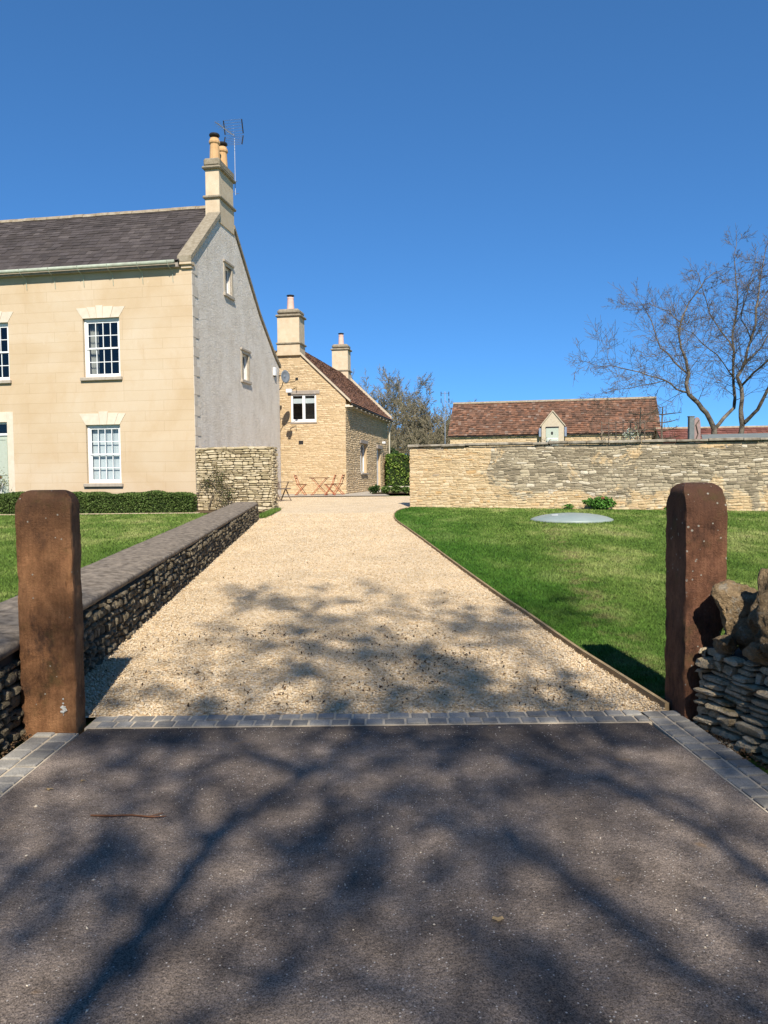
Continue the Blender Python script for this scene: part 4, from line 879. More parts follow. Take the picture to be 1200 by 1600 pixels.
mb = MB(); mb.tube([(0, .06, 0), (-.18, .16, .05), (-.22, .2, -.35)], .02, 6); mb.tube([(0, .07, -.1), (-.05, .16, -.4), (-.15, .2, -.55)], .018, 6); mb.build('bracket', MT['dark'], e)
e = thing('alarm_box', L2W((0, 7.95, 5.55)), 'small white alarm box high on the grey gable beside the dish', 'alarm box', -TH)
mb = MB(); mb.box(.0, .10, -.12, .12, 0, .34, .03); mb.build('cover', MT['white'], e)
mb = MB(); mb.box(.02, .08, -.05, .05, -.03, .0); mb.build('strobe', MT['dark'], e)
e = thing('security_lamp', L2W((.33, 8.75, 4.95)), 'white security floodlight below the satellite dish', 'lamp', -TH)
mb = MB(); mb.box(-.02, .22, -.2, -.02, -.02, .14, .02); mb.build('lamp_head', MT['white'], e)
mb = MB(); mb.box(.05, .17, -.18, -.06, -.14, -.02, .02); mb.tube([(.1, 0, .05), (.1, .1, .1), (.35, .1, .22), (.35, .1, .0)], .018, 5); mb.build('sensor', MT['dark'], e)

# ================================================================== HEDGES AND PLANTS
def hedge(name, loc, rz, L, D, H, n, size, mat, label, lumps=.03, top_mat=None):
    e = thing(name, loc, label, 'hedge', rz)
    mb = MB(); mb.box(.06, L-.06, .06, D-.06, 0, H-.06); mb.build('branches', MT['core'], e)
    A = np.array([L*H, L*H*.3, L*D, D*H, D*H]); A = A/A.sum(); f = rng.choice(5, n, p=A); a = rng.random(n); b = rng.random(n); P = np.zeros((n, 3))
    dp = rng.uniform(-.02, .07, n)
    for i, (px, py, pz) in enumerate([(a*L, dp, b*H), (a*L, D-dp, b*H), (a*L, b*D, H-dp), (dp, a*D, b*H), (L-dp, a*D, b*H)]):
        P[f == i] = np.stack([px, py, pz], 1)[f == i]
    P[:, 0] += lumps*np.sin(P[:, 2]*9+P[:, 1]*4)*.3; P[:, 2] += lumps*(np.sin(P[:, 0]*3.1)+.6*np.sin(P[:, 0]*7.7+1))*(P[:, 2]/H); P[:, 1] += lumps*np.sin(P[:, 0]*5+P[:, 2]*6)*.6
    # round the upper edges
    c = np.minimum.reduce([P[:, 0], L-P[:, 0], P[:, 1], D-P[:, 1]]); P[:, 2] -= np.clip(.08-c, 0, .08)*(P[:, 2]/H)**4*.7
    V, Fc = leaves(P, size, .6); npmesh('foliage', V, Fc, mat, e); return e
hb = Vector((-5.767, 22.62, g1(22.6))) - ER*16
hedge('box_hedge', hb, -TH*.12, 15.9, .75, .60, 70000, .05, MT['box'], 'low clipped box hedge along the front of the farmhouse')
bpy.context.view_layer.update()
hb2 = bpy.data.objects['box_hedge']; hb2.location = (-21.6, 22.62, g1(22.6)); hb2.rotation_euler = (0, 0, 0)
hedge('laurel_hedge', (.15, 42.6, .62), 0, 7, 1.2, 1.98, 9000, .13, MT['laurel'], 'tall bright green laurel hedge between the cottage and the long wall', .06)
mb = MB(); mb.box(-.1, 7.2, 0, .3, 0, .28, .02); mb.build('low_bed_wall', MT['terrace'], loc=(.1, 41.6, .60), label='low pale kerb wall at the foot of the laurel hedge', category='low wall')

def bush(name, loc, r, n, size, mat, label, cat='plant', stems=5, shape=(1, 1, 1), group=None, hollow=.45):
    e = thing(name, loc, label, cat, 0, group); rx, ry, rz_ = r
    d = rng.normal(size=(n, 3)); d /= np.linalg.norm(d, axis=1)[:, None]; rr = hollow+(1-hollow)*rng.random(n)**.6
    # clumpy outline
    k = rng.normal(size=(9, 3)); k /= np.linalg.norm(k, axis=1)[:, None]; cl = np.max(d@k.T, axis=1); rr *= .55+.5*np.clip(cl, 0, 1)**2
    P = d*rr[:, None]*np.array([rx, ry, rz_])+np.array([0, 0, rz_*.95]); P[:, 2] = np.abs(P[:, 2]); V, Fc = leaves(P, size, .6); npmesh('foliage', V, Fc, mat, e)
    mb = MB()
    for i in range(stems):
        a = random.uniform(0, 6.3); q = Vector((rx*.5*cos(a), ry*.5*sin(a), rz_*1.3)); mb.tube([(0, 0, -.02), q*.4+Vector((0, 0, .05)), q], [.012, .009, .005], 4)
    mb.build('stems', MT['twig'], e); return e
for x, y, s_, lab in ((.05, 32.9, .9, 'first and bushiest clump of dark leaves at the gravel edge by the cottage downpipe'), (-.42, 33.2, 1.05, 'dark leafy clump nearest the cottage door at the gravel edge'), (.55, 32.9, 1.0, 'taller leafy clump in the bed before the laurel hedge'), (.95, 33.0, .8, 'last leafy clump in the bed beside the end of the long wall')):
    bush('bed_plant', (x, y, g1(33)+.05), (.29*s_, .22, .19*s_), 380, .11, MT['ever' if s_ > 1 else 'box'], lab, 'plant', group='plants in the bed by the laurel hedge', hollow=.15)
# weeds at the foot of the long wall
WA = Vector((.827, 24.139, 0)); WB = Vector((10.474, 20.92, 0)); uW = (WB-WA).normalized(); nW = Vector((uW.y, -uW.x, 0))
if nW.y > 0: nW = -nW
def onw(px_s, off=.15): p = WA+uW*px_s+nW*off; p.z = g1(p.y)+.02; return p
bush('weed_clump', onw(5.75, .2), (.5, .25, .2), 900, .085, MT['weed'], 'large bright green weed clump at the foot of the long wall', 'weed')
bush('weed_clump', onw(4.85, .12), (.2, .12, .09), 160, .06, MT['weed'], 'small weed tuft left of the large weed clump by the wall', 'weed')
bush('weed_clump', onw(7.65, .12), (.22, .12, .09), 160, .06, MT['weed'], 'small weed tuft just left of the brown pillar at the wall foot', 'weed')
mb = MB(); mb.box(-.06, .06, -.01, .01, 0, .03, .004); mb.box(-.012, .012, -.011, .011, .03, .06, .004); o = mb.build('plant_tag', MT['red'], label='tiny red tag standing in the large weed clump', category='plant tag'); p = onw(5.85, .3); o.location = p+Vector((0, 0, .33))
# climbers on the yard wall
def climber(loc, pts, nleaf, cl, label):
    e = thing('climbing_rose', loc, label, 'climber', -TH); mb = MB()
    for pl_ in pts: mb.tube([Vector(p) for p in pl_], [.018-.003*min(i, 4) for i in range(len(pl_))], 5)
    for i in range(40):
        c = random.choice(cl); p = Vector(c[0])+Vector((random.gauss(0, c[1]), random.uniform(-.05, .03), random.gauss(0, c[1]))); q = p+Vector((random.gauss(0, .12), random.gauss(0, .03), random.gauss(0, .12))); mb.tube([p, q], .005, 3)
    mb.build('stems', MT['twig'], e); P = []
    for c, r in cl: P.append(np.array(c)+rng.normal(scale=(r, .06, r), size=(nleaf//len(cl), 3)))
    V, Fc = leaves(np.concatenate(P), .05, .6); npmesh('foliage', V, Fc, MT['rose'], e)
climber(L2W((.45, -.16, .5)), [[(0, 0, 0), (.1, .02, .35), (.28, 0, .7), (.35, 0, 1.0)], [(.28, 0, .7), (.1, 0, .9), (-.1, 0, .75)], [(-.35, 0, 0), (-.38, 0, .4), (-.2, 0, .8), (.1, 0, .95)]], 420, [((.3, -.03, 1.0), .17), ((.42, -.03, .82), .12), ((.0, -.03, .85), .1)], 'straggly climbing rose on the left of the pale rubble wall')
climber(L2W((1.05, -.16, .5)), [[(0, 0, 0), (.05, 0, .3), (.1, 0, .6)], [(0, 0, 0), (-.15, 0, .2), (-.25, 0, .3)]], 260, [((.08, -.03, .5), .13), ((-.1, -.03, .28), .12)], 'smaller climbing rose near the middle of the pale rubble wall')
# shrub in front of the door
e = thing('potted_shrub', L2W((-6.45, -.45, .5)), 'small loose grey green shrub beside the sage front door', 'shrub', -TH)
mb = MB(); mb.tube([(0, 0, 0), (.02, 0, .4), (-.03, 0, .75), (0, 0, 1.0)], .018, 5); mb.tube([(.06, 0, 0), (.12, 0, .5), (.2, 0, .85)], .014, 5); mb.tube([(-.02, 0, .6), (-.2, 0, .9), (-.35, 0, 1.1)], .01, 5); mb.build('stem', MT['white'], e)
P = np.concatenate([np.array(c)+rng.normal(scale=r, size=(n_, 3)) for c, r, n_ in (((-.12, 0, 1.18), .13, 260), ((-.38, 0, 1.05), .1, 120), ((.14, 0, .85), .11, 160), ((0, 0, .65), .1, 80))]); V, Fc = leaves(P, .055, .55); npmesh('foliage', V, Fc, MT['bay'], e)

# ================================================================== YARD WALL (pale rubble) beside the farmhouse
random.seed(17)
Y0 = HA.copy(); e = thing('rubble_wall', L2W((.02, 0, .4)), 'pale rubble wall built out from the corner of the farmhouse', 'stone wall', -TH)
mb = MB(); mb.add([(0, .02, 0), (2.4, .02, 0), (2.4, .45, 0), (0, .45, 0), (0, .02, 1.93), (2.4, .02, 1.93), (2.4, .45, 1.93), (0, .45, 1.93)], [(0, 1, 5, 4), (1, 2, 6, 5), (2, 3, 7, 6), (3, 0, 4, 7), (4, 5, 6, 7)]); mb.build('wall_core', MT['mortar_dark'], e)
mb = MB(); stones(mb, (0, 0, 0), Vector((1, 0, 0)), Vector((0, -1, 0)), 2.42, 2.1, (.045, .12), (.12, .38), .05, .005, ztop=lambda s: 1.98+.02*sin(s*9), wob=.012, taper=.8)
stones(mb, (2.42, 0, 0), Vector((0, 1, 0)), Vector((1, 0, 0)), .46, 2.1, (.045, .12), (.1, .25), .05, .006, ztop=lambda s: 1.98, wob=.01)
mb.build('rubble_face', MT['yard_stone'], e, smooth='angle')
mb = MB(); x = 0
while x < 2.4:
    w_ = random.uniform(.15, .4); mb.box(x, min(x+w_-.01, 2.44), -.04+random.uniform(-.01, .01), .47, 1.925, 1.975+random.uniform(-.01, .02), .012); x += w_
mb.build('top_course', MT['yard_stone'], e)

# ================================================================== LONG BOUNDARY WALL
random.seed(19)
ang = math.atan2(uW.y, uW.x); LW = 17.; e = thing('boundary_wall', (WA.x, WA.y, 0.), 'long high rubble wall with thin coping across the back of the right lawn', 'stone wall', ang)
def gW(s): return g1(WA.y+uW.y*s)
mb = MB(); mb.add([(0, 0, .0), (LW, 0, -.1), (LW, .5, -.1), (0, .5, 0), (0, 0, 2.33), (LW, 0, 2.31), (LW, .5, 2.31), (0, .5, 2.33)], [(0, 1, 5, 4), (1, 2, 6, 5), (2, 3, 7, 6), (3, 0, 4, 7), (4, 5, 6, 7)]); mb.build('wall_core', MT['bnd_m'], e)
mb = MB(); stones(mb, (0, 0, -.06), Vector((1, 0, 0)), Vector((0, -1, 0)), LW, 2.4, (.035, .11), (.08, .36), .020, .003, z0f=gW, ztop=lambda s: 2.35, wob=.02, taper=.66)
stones(mb, (0, .5, -.06), Vector((0, -1, 0)), Vector((-1, 0, 0)), .5, 2.4, (.08, .16), (.2, .4), .03, .006, z0f=lambda s: .46, ztop=lambda s: 2.33, wob=.0)
mb.build('rubble_face', MT['bnd'], e, smooth='angle')
mb = MB(); x = -.06
while x < LW:
    w_ = random.uniform(.35, .95); z = 2.352-.0012*x+random.uniform(-.012, .016); mb.box(x, x+w_-.012, -.09+random.uniform(-.02, .015), .55, z, z+.075+random.uniform(-.012, .015), .014); x += w_
mb.build('coping', MT['coping_pale'], e)

# ================================================================== GREEN TANK LID
e = thing('tank_lid', (4.57, 18.7, g1(18.7)+.01), 'shallow grey green dome lid lying in the right lawn', 'tank lid')
mb = MB(); mb.lathe((0, 0, 0), [(.985, -.02), (.985, .035), (.955, .05), (.85, .092), (.68, .132), (.45, .165), (.2, .182), (.03, .186)], 64); mb.build('dome', MT['greenlid'], e, smooth=True)
mb = MB(); a = Matrix.Rotation(.2, 3, 'Z'); zz = .155; mb.add([(-.55, -.35, .146), (-.40, -.37, .150), (-.39, -.27, .163), (-.54, -.25, .158)], [(0, 1, 2, 3)]); mb.build('sticker', MT['white'], e)

# ================================================================== COTTAGE
random.seed(29)
CA = Vector((-1.64, 33.5, .6)); CO = (0, 0, -.6); C_ = thing('stone_cottage', CA, 'small yellow stone cottage with steep brown tiled roof and two chimneys', 'cottage', -TH)
cw = (-2.44, -1.29, 3.84, 5.05); sw = (3.25, 4.75, 1.60, 3.02); dr = (7.6, 8.7, .65, 2.9); LC = 11.2
rz = lambda x: 7.42-.965*abs(x+2.6)
mb = MB(CO); mb.wall([(-5.2, .4), (0, .4), (0, rz(0)-.06), (-2.6, 7.36), (-5.2, rz(-5.2)-.06)], [cw], 'y', 0, .13); mb.wall([(0, .4), (LC, .4), (LC, 4.84), (0, 4.84)], [sw, dr], 'x', 0, -.28)
mb.add([(-5.2, 0, .4), (-5.2, LC, .4), (-5.2, LC, 4.8), (-5.2, 0, 4.8), (0, LC, .4), (0, LC, 4.8), (-2.6, LC, 7.36)], [(0, 3, 2, 1), (1, 2, 6, 5, 4)]); mb.build('wall', MT['cot_core'], C_)
ins = lambda op, m_: (lambda x0, x1, z0, z1: x1 > op[0]-m_ and x0 < op[1]+m_ and z1 > op[2]-m_ and z0 < op[3]+m_)
f1 = ins((-2.44+5.2, -1.29+5.2, 3.78, 5.22), .0)
mb = MB(CO); stones(mb, (-5.2, 0, 0), Vector((1, 0, 0)), Vector((0, -1, 0)), 5.22, 7.4, (.045, .095), (.10, .36), .012, .004, skip=lambda a, b, c, d: f1(a, b, c, d) or c < .5, ztop=lambda s: rz(s-5.2)-.12-(0 if abs(s-5.2+2.6) > .6 else .5), wob=.01, taper=.8)
mb.build('front_facing', MT['cot_stone'], C_, smooth=True); mb = MB(CO)
f2 = ins((sw[0], sw[1], sw[2]-.08, sw[3]+.18), .0); f3 = ins((dr[0], dr[1], .4, dr[3]+.2), 0.)
stones(mb, (0, 0, 0), Vector((0, 1, 0)), Vector((1, 0, 0)), LC, 4.9, (.055, .115), (.12, .38), .024, .008, skip=lambda a, b, c, d: f2(a, b, c, d) or f3(a, b, c, d) or c < .5, ztop=lambda s: 4.8, wob=.012, taper=.74)
mb.build('side_facing', MT['cot_stone'], C_, smooth=True)
mb = MB(CO); mb.add([(.27, -.06, 4.62), (.27, LC+.05, 4.62), (-2.6, LC+.05, 7.39), (-2.6, -.06, 7.39), (-5.47, -.06, 4.62), (-5.47, LC+.05, 4.62)], [(0, 1, 2, 3), (3, 2, 5, 4)]); rf = mb.build('roof', MT['ctile'], C_)
s3 = Vector((-2.87, 0, 2.77)); S3 = s3.length; s3.normalize(); n3 = Vector((s3.z, 0, -s3.x))
mb = MB(CO); tiles(mb, (.29, .06, 4.60), (0, 1, 0), s3, n3, LC-.2, S3, (.17, .22), .2, .022, 1.25, .3); mb.build('roof_tiles', MT['ctile'], rf)
mb = MB(CO)
def copx(x0, z0, x1, z1, y0, y1, th):
    mb.add([(x0, y0, z0), (x1, y0, z1), (x1, y1, z1), (x0, y1, z0), (x0, y0, z0+th), (x1, y0, z1+th), (x1, y1, z1+th), (x0, y1, z0+th)], [(0, 3, 2, 1), (4, 5, 6, 7), (0, 1, 5, 4), (1, 2, 6, 5), (2, 3, 7, 6), (3, 0, 4, 7)])
copx(.24, 4.66, -2.05, 6.86, -.09, .08, .10); mb.build('verge_coping', MT['quoin'], C_); mb = MB(CO); copx(-3.1, 6.9, -5.4, 4.7, -.09, .08, .10); mb.build('verge_coping', MT['quoin'], C_); mb = MB(CO); copx(.26, 4.66, -2.3, 7.12, LC-.12, LC+.12, .19)
mb.build('verge_coping', MT['quoin'], C_)
mb = MB(CO); mb.tube([(.30, -.04, 4.56), (.30, LC, 4.56)], .05, 8); gt = mb.build('gutter', MT['dark'], C_, smooth=True)
for i in range(12):
    mb = MB(CO); yy = -.02+i*1.0; mb.box(.18, .34, yy-.02, yy+.02, 4.46, 4.51); mb.box(.01, .2, yy-.025, yy+.025, 4.46, 4.56); mb.build('gutter_bracket', MT['creampipe'], gt)
mb = MB(CO); mb.tube([(.28, LC-.1, 4.5), (.12, LC-.08, 4.1), (.10, LC-.08, .62)], .05, 8); mb.build('downpipe', MT['creampipe'], C_, smooth=True)
for nm, y0, y1, x0, x1, zb, zband, zc in (('a', -.12, .78, -2.99, -1.97, 6.75, 7.25, 8.44), ('b', LC-.75, LC+.05, -3.08, -2.12, 6.6, 7.46, 8.66)):
    mb = MB(CO); mb.box(x0, x1, y0, y1, zb, zband, .006); mb.box(x0+.015, x1-.015, y0+.015, y1-.015, zband, zc, .006); ch = mb.build('chimney', MT['bath'], C_)
    mb = MB(CO); mb.box(x0-.04, x1+.06, y0-.05, y1+.06, zband-.02, zband+.06, .02); mb.build('chimney_band', MT['weathered'], ch); mb = MB(CO); mb.box(x0-.05, x1+.07, y0-.06, y1+.07, zc-.02, zc+.08, .03); mb.box(x0-.0, x1+.0, y0-.0, y1+.0, zc+.08, zc+.33, .09); mb.build('chimney_cap', MT['weathered'], ch)
    c = ((x0+x1)/2, (y0+y1)/2, zc+.3); mb = MB(CO); mb.lathe(c, [(.17, 0), (.165, .1), (.14, .5), (.15, .56), (.145, .6)], 14); p = mb.build('chimney_pot', MT['pinkpot'], ch, smooth=False)
    mb = MB(CO); mb.lathe((c[0], c[1], c[2]+.6), [(.11, 0), (.11, .04), (.175, .06), (.17, .09), (.06, .12)], 14); mb.build('cowl', MT['dark'], p)
# front window: two casements with blinds half drawn
x0, x1, z0, z1 = cw; mb = MB(CO); f = .085; xm = (x0+x1)/2
for a, b in ((x0, x0+f), (xm-f*.75, xm+f*.75), (x1-f, x1)): mb.box(a+.002, b-.002, .03, .09, z0+.002, z1-.002, .006)
for a, b in ((x0+f, xm-f*.75), (xm+f*.75, x1-f)): mb.box(a, b, .03, .09, z0+.003, z0+.13, .005); mb.box(a, b, .03, .09, z1-.06, z1-.003, .005)
fr = mb.build('casement_window', MT['white'], C_)
for a, b in ((x0+f, xm-.06), (xm+.06, x1-f)):
    mb = MB(CO); mb.add([(a, .06, z0+.12), (b, .06, z0+.12), (b, .06, z1-.05), (a, .06, z1-.05)], [(0, 1, 2, 3)]); mb.build('pane', MT['glass'], fr)
    mb = MB(CO); mb.box(a, b, .10, .11, z1-.38, z1-.17); mb.build('blind', MT['blind'], fr)
mb = MB(CO); mb.box(x0-.3, x1+.3, .9, .92, z0-.3, z1+.3); mb.build('room', MT['room'], fr)
mb = MB(CO); mb.box(x0-.06, x1+.16, -.04, .05, z1+.004, z1+.17, .01); mb.build('lintel', MT['lintel'], C_)
mb = MB(CO); mb.box(x0-.03, x1+.03, -.03, .03, z0-.06, z0-.004, .006); mb.build('sill', MT['lintel'], fr)
mb = MB(CO); mb.box(-2.10, -1.90, -.03, .01, 2.88, 3.03); mb.build('air_vent', MT['dark'], C_)
# side window and door
a0, a1, z0, z1 = sw; mb = MB(CO); xx = -.2
for p, q in ((a0, a0+.06), ((a0+a1)/2-.04, (a0+a1)/2+.04), (a1-.06, a1)): mb.box(xx, xx+.07, p+.002, q-.002, z0, z1)
mb.box(xx, xx+.07, a0+.06, a1-.06, z0+.001, z0+.08); mb.box(xx, xx+.07, a0+.06, a1-.06, z1-.06, z1-.001); fr = mb.build('side_window', MT['white'], C_)
mb = MB(CO); mb.add([(xx+.03, a0, z0), (xx+.03, a1, z0), (xx+.03, a1, z1), (xx+.03, a0, z1)], [(0, 1, 2, 3)]); mb.build('pane', MT['glass'], fr)
mb = MB(CO); mb.box(-1, -.98, a0-.3, a1+.3, z0-.2, z1+.2); mb.build('room', MT['room'], fr)
mb = MB(CO); mb.box(-.2, .09, a0-.08, a1+.08, z0-.07, z0-.002, .01); mb.build('sill', MT['sill'], fr)
mb = MB(CO); mb.box(-.1, .06, a0-.15, a1+.15, z1+.002, z1+.17, .01); mb.build('lintel', MT['lintel'], C_); mb = MB(CO); mb.box(-.1, .10, dr[0]-.15, dr[1]+.2, dr[3]+.002, dr[3]+.2, .01); mb.build('lintel', MT['lintel'], C_)
mb = MB(CO); mb.box(-.18, -.12, dr[0]+.002, dr[1]-.002, .62, dr[3]-.002, .01); mb.box(-.118, -.02, dr[0]+.002, dr[0]+.06, .62, dr[3]-.002); dd = mb.build('side_door', MT['white'], C_); mb = MB(CO); mb.tube([(-.115, dr[0]+.15, 1.65), (-.07, dr[0]+.15, 1.65)], .025, 8); mb.build('door_handle', MT['dark'], dd)
def C2W(p): return CA+ER*p[0]+ED*p[1]+Vector((0, 0, p[2]-.6))
e = thing('porch_lamp', C2W((.1, 8.9, 3.2)), 'small wall lamp on a bracket over the white cottage door', 'lamp', -TH); mb = MB(); mb.box(-.02, .16, -.08, .08, 0, .12, .02); mb.build('lamp_head', MT['white'], e); mb = MB(); mb.tube([(0, .1, -.02), (.1, .9, -.03)], .015, 5); mb.build('bracket', MT['dark'], e)

# ================================================================== GARDEN FURNITURE
def bar(mb, a, b, r=.015): mb.tube([a, b], r, 5)
def bistro_chair(loc, rzz, label):
    e = thing('bistro_chair', loc, label, 'chair', rzz, 'orange folding chairs around the bistro table'); W = .19
    for s_ in (-W, W):   # faces +x; back at -x
        mb = MB(); bar(mb, (.20, s_, 0), (-.10, s_, .44)); bar(mb, (-.10, s_, .44), (-.24, s_, .84)); mb.build('back_frame', MT['bistro'], e)
        mb = MB(); bar(mb, (-.22, s_*.88, 0), (.19, s_*.88, .445)); mb.build('leg', MT['bistro'], e)
    mb = MB(); bar(mb, (.20, -W, .03), (.20, W, .03), .008); mb.build('stretcher', MT['bistro'], e); mb = MB(); bar(mb, (-.2, -W*.88, .03), (-.2, W*.88, .03), .008); mb.build('stretcher', MT['bistro'], e)
    mb = MB()
    for k in range(7): x = -.17+.06*k; mb.box(x, x+.042, -.2, .2, .435, .462, .003)
    mb.build('seat', MT['slat'], e); mb = MB()
    for z in (.70, .80): mb.box(-.012, .012, -.2, .2, -.03, .03, .004, rot=None) if False else mb.box(-.195-(z-.7)*.35-.01, -.195-(z-.7)*.35+.008, -.2, .2, z-.025, z+.025, .004)
    mb.build('backrest', MT['slat'], e); return e
GZ = g1(32)+.035
gzf = lambda y: g1(y)+.036
bistro_chair((-3.44, 31.9, gzf(31.9)), radians(-6), 'orange folding bistro chair with wooden slats on the left of the table')
bistro_chair((-2.22, 31.7, gzf(31.7)), radians(176), 'orange folding chair right of the table, the nearer one to the table')
bistro_chair((-1.90, 32.15, gzf(32.15)), radians(170), 'orange folding chair furthest right, by the cottage corner')
e = thing('bistro_table', (-2.66, 31.85, gzf(31.85)), 'small folding table with crossed orange legs in front of the cottage', 'table', radians(-4))
mb = MB()
for k in range(8): x = -.38+.096*k; mb.box(x, x+.085, -.3, .3, .695, .725, .003)
mb.build('tabletop', MT['slat'], e)
for s_ in (-.24, .24):
    for d in (-1, 1):
        mb = MB(); bar(mb, (-.32*d, s_*(1 if d > 0 else .9), 0), (.30*d, s_*(1 if d > 0 else .9), .70), .012); mb.build('leg', MT['bistro'], e)
for q in (((-.32, -.24, .02), (-.32, .24, .02)), ((.32, -.22, .02), (.32, .22, .02)), ((-.3, -.25, .69), (-.3, .25, .69)), ((.3, -.25, .69), (.3, .25, .69)), ((0, -.24, .35), (0, .24, .35))): mb = MB(); bar(mb, q[0], q[1], .009); mb.build('stretcher', MT['bistro'], e)
e = thing('garden_armchair', (-3.80, 28.3, g1(28.3)+.01), 'dark weathered wooden garden armchair beside the end of the rubble wall', 'armchair', radians(-30)); e.scale = (1.12, 1.12, 1.12)
for s_ in (-.27, .27):
    mb = MB(); bar(mb, (-.20, s_, 0), (.0, s_, .4), .022); bar(mb, (.22, s_, 0), (.0, s_, .4), .022); bar(mb, (.0, s_, .4), (.12, s_, .62), .02); mb.build('leg', MT['oldwood'], e)
    mb = MB(); mb.box(-.22, .30, s_-.035, s_+.035, .61, .635, .006); mb.build('armrest', MT['oldwood'], e)
mb = MB()
for k in range(6): x = -.20+.075*k; mb.box(x, x+.055, -.25, .25, .38, .42, .004)
mb.build('seat', MT['oldwood'], e); mb = MB()
for k in range(7):
    y = -.24+.075*k; mb.tube([(-.20, y, .38), (-.36, y, .98+.02*(3-abs(k-3)))], .026, 4)
bar(mb, (-.355, -.27, .95), (-.355, .27, .95), .02); bar(mb, (-.25, -.27, .55), (-.25, .27, .55), .018); mb.build('backrest', MT['oldwood'], e)
e = thing('timber_post', (-4.02, 28.55, g1(28.5)), 'dark timber gate post standing behind the end of the rubble wall', 'post')
mb = MB(); mb.box(-.06, .06, -.06, .06, -.05, 1.32, .006); mb.build('shaft', MT['oldwood'], e); mb = MB(); mb.box(-.10, .12, -.09, .09, 1.32, 1.35, .005); mb.build('cap', MT['oldwood'], e)

# ================================================================== BARN AND OUTBUILDINGS
random.seed(41)
BT = radians(12.8); BE = Vector((cos(BT), -sin(BT), 0)); BD = Vector((sin(BT), cos(BT), 0)); BA = Vector((5.187, 60, .6)); BO = (0, 0, -.6)
B_ = thing('stone_barn', BA, 'long stone barn with mottled red tiled roof and a small gabled loft door', 'barn', -BT)
mb = MB(BO); mb.add([(0, 0, .4), (15.5, 0, .4), (15.5, 0, 4.45), (0, 0, 4.45), (0, 6.4, .4), (15.5, 6.4, .4), (15.5, 6.4, 4.45), (0, 6.4, 4.45), (0, 3.2, 7.1), (15.5, 3.2, 7.1)], [(0, 1, 2, 3), (1, 5, 6, 9, 2), (5, 4, 7, 6), (4, 0, 3, 8, 7)]); mb.build('wall', MT['cot_core'], B_)
for xs, Ls in ((0, 7.0), (8.65, 6.85)): mb = MB(BO); stones(mb, (xs, 0, 0), Vector((1, 0, 0)), Vector((0, -1, 0)), Ls, 4.4, (.09, .17), (.25, .6), .02, .01, skip=lambda a, b, c, d: c < 2.2, ztop=lambda s: 4.36, wob=.01); mb.build('stone_facing', MT['cot_stone'], B_, smooth=True)
mb = MB(BO); mb.add([(-.15, -.12, 4.42), (15.6, -.12, 4.42), (15.6, 3.2, 7.2), (-.15, 3.2, 7.2), (15.6, 6.5, 4.42), (-.15, 6.5, 4.42)], [(0, 1, 2, 3), (3, 2, 4, 5)]); rf = mb.build('roof', MT['rtile'], B_)
s4 = Vector((0, 3.32, 2.78)); S4 = s4.length; s4.normalize(); n4 = Vector((0, -s4.z, s4.y))
mb = MB(BO); tiles(mb, (-.15, -.14, 4.43), (1, 0, 0), s4, n4, 15.75, S4, (.19, .27), .24, .028, 1.2, .5, clip=lambda x, a: 7.05 < x < 8.9 and a < 1.35-abs(x-7.95)*1.2); mb.build('roof_tiles', MT['rtile'], rf)
mb = MB(BO); mb.prism([(3.0, 7.2), (3.05, 7.31), (3.2, 7.36), (3.35, 7.31), (3.4, 7.2)], 'x', -.15, 15.6); mb.build('ridge_tiles', MT['ridge'], rf)
mb = MB(BO); mb.box(-.1, 6.95, -.2, -.12, 4.36, 4.41); mb.build('gutter', MT['dark'], B_); mb = MB(BO); mb.box(8.75, 15.5, -.2, -.12, 4.36, 4.41); mb.build('gutter', MT['dark'], B_)
mb = MB(BO); mb.prism([(7.0, 2.2), (8.65, 2.2), (8.65, 5.1), (7.82, 6.12), (7.0, 5.1)], 'y', -.34, 2.4); dm = mb.build('loft_dormer', MT['quoin'], B_)
mb = MB(BO)
def cpd(x0, z0, x1, z1): mb.add([(x0, -.42, z0), (x1, -.42, z1), (x1, 2.0, z1), (x0, 2.0, z0), (x0, -.42, z0+.1), (x1, -.42, z1+.1), (x1, 2.0, z1+.1), (x0, 2.0, z0+.1)], [(0, 3, 2, 1), (4, 5, 6, 7), (0, 1, 5, 4), (1, 2, 6, 5), (2, 3, 7, 6), (3, 0, 4, 7)])
cpd(6.9, 5.0, 7.82, 6.14); mb.build('verge_coping', MT['quoin'], dm); mb = MB(BO); cpd(8.75, 5.0, 7.82, 6.14); mb.build('verge_coping', MT['quoin'], dm)
mb = MB(BO); mb.box(7.32, 8.25, -.385, -.345, 3.0, 4.9, .01); ld = mb.build('loft_door', MT['sage'], B_); mb = MB(BO); mb.box(7.70, 7.84, -.40, -.387, 4.4, 4.62); mb.build('door_hole', MT['dark'], ld)
mb = MB(BO); mb.box(7.3, 8.27, -.40, -.34, 4.9, 5.0); mb.build('door_lintel', MT['dark'], ld)
mb = MB(BO); mb.box(7.42, 8.2, -.62, -.58, 4.08, 4.14)
for k in range(12): mb.box(7.43+k*.066, 7.45+k*.066, -.61, -.59, 3.2, 4.08)
mb.build('railing', MT['white'], ld)
mb = MB(BO); mb.box(6.80, 6.97, -.45, -.28, 4.25, 4.9, .01); mb.build('rain_hopper', MT['alu'], B_); mb = MB(BO); mb.box(8.68, 8.84, -.45, -.28, 4.25, 4.95, .01); mb.build('rain_hopper', MT['alu'], B_)
e = thing('far_aerial', (5.1, 63.5, 4), 'thin television mast behind the left end of the barn', 'aerial'); mb = MB(); mb.tube([(0, 0, 0), (0, 0, 4.3)], .035, 5); mb.tube([(-.3, 0, 4.15), (.3, 0, 4.15)], .02, 4); mb.build('mast', MT['alu'], e); mb = MB()
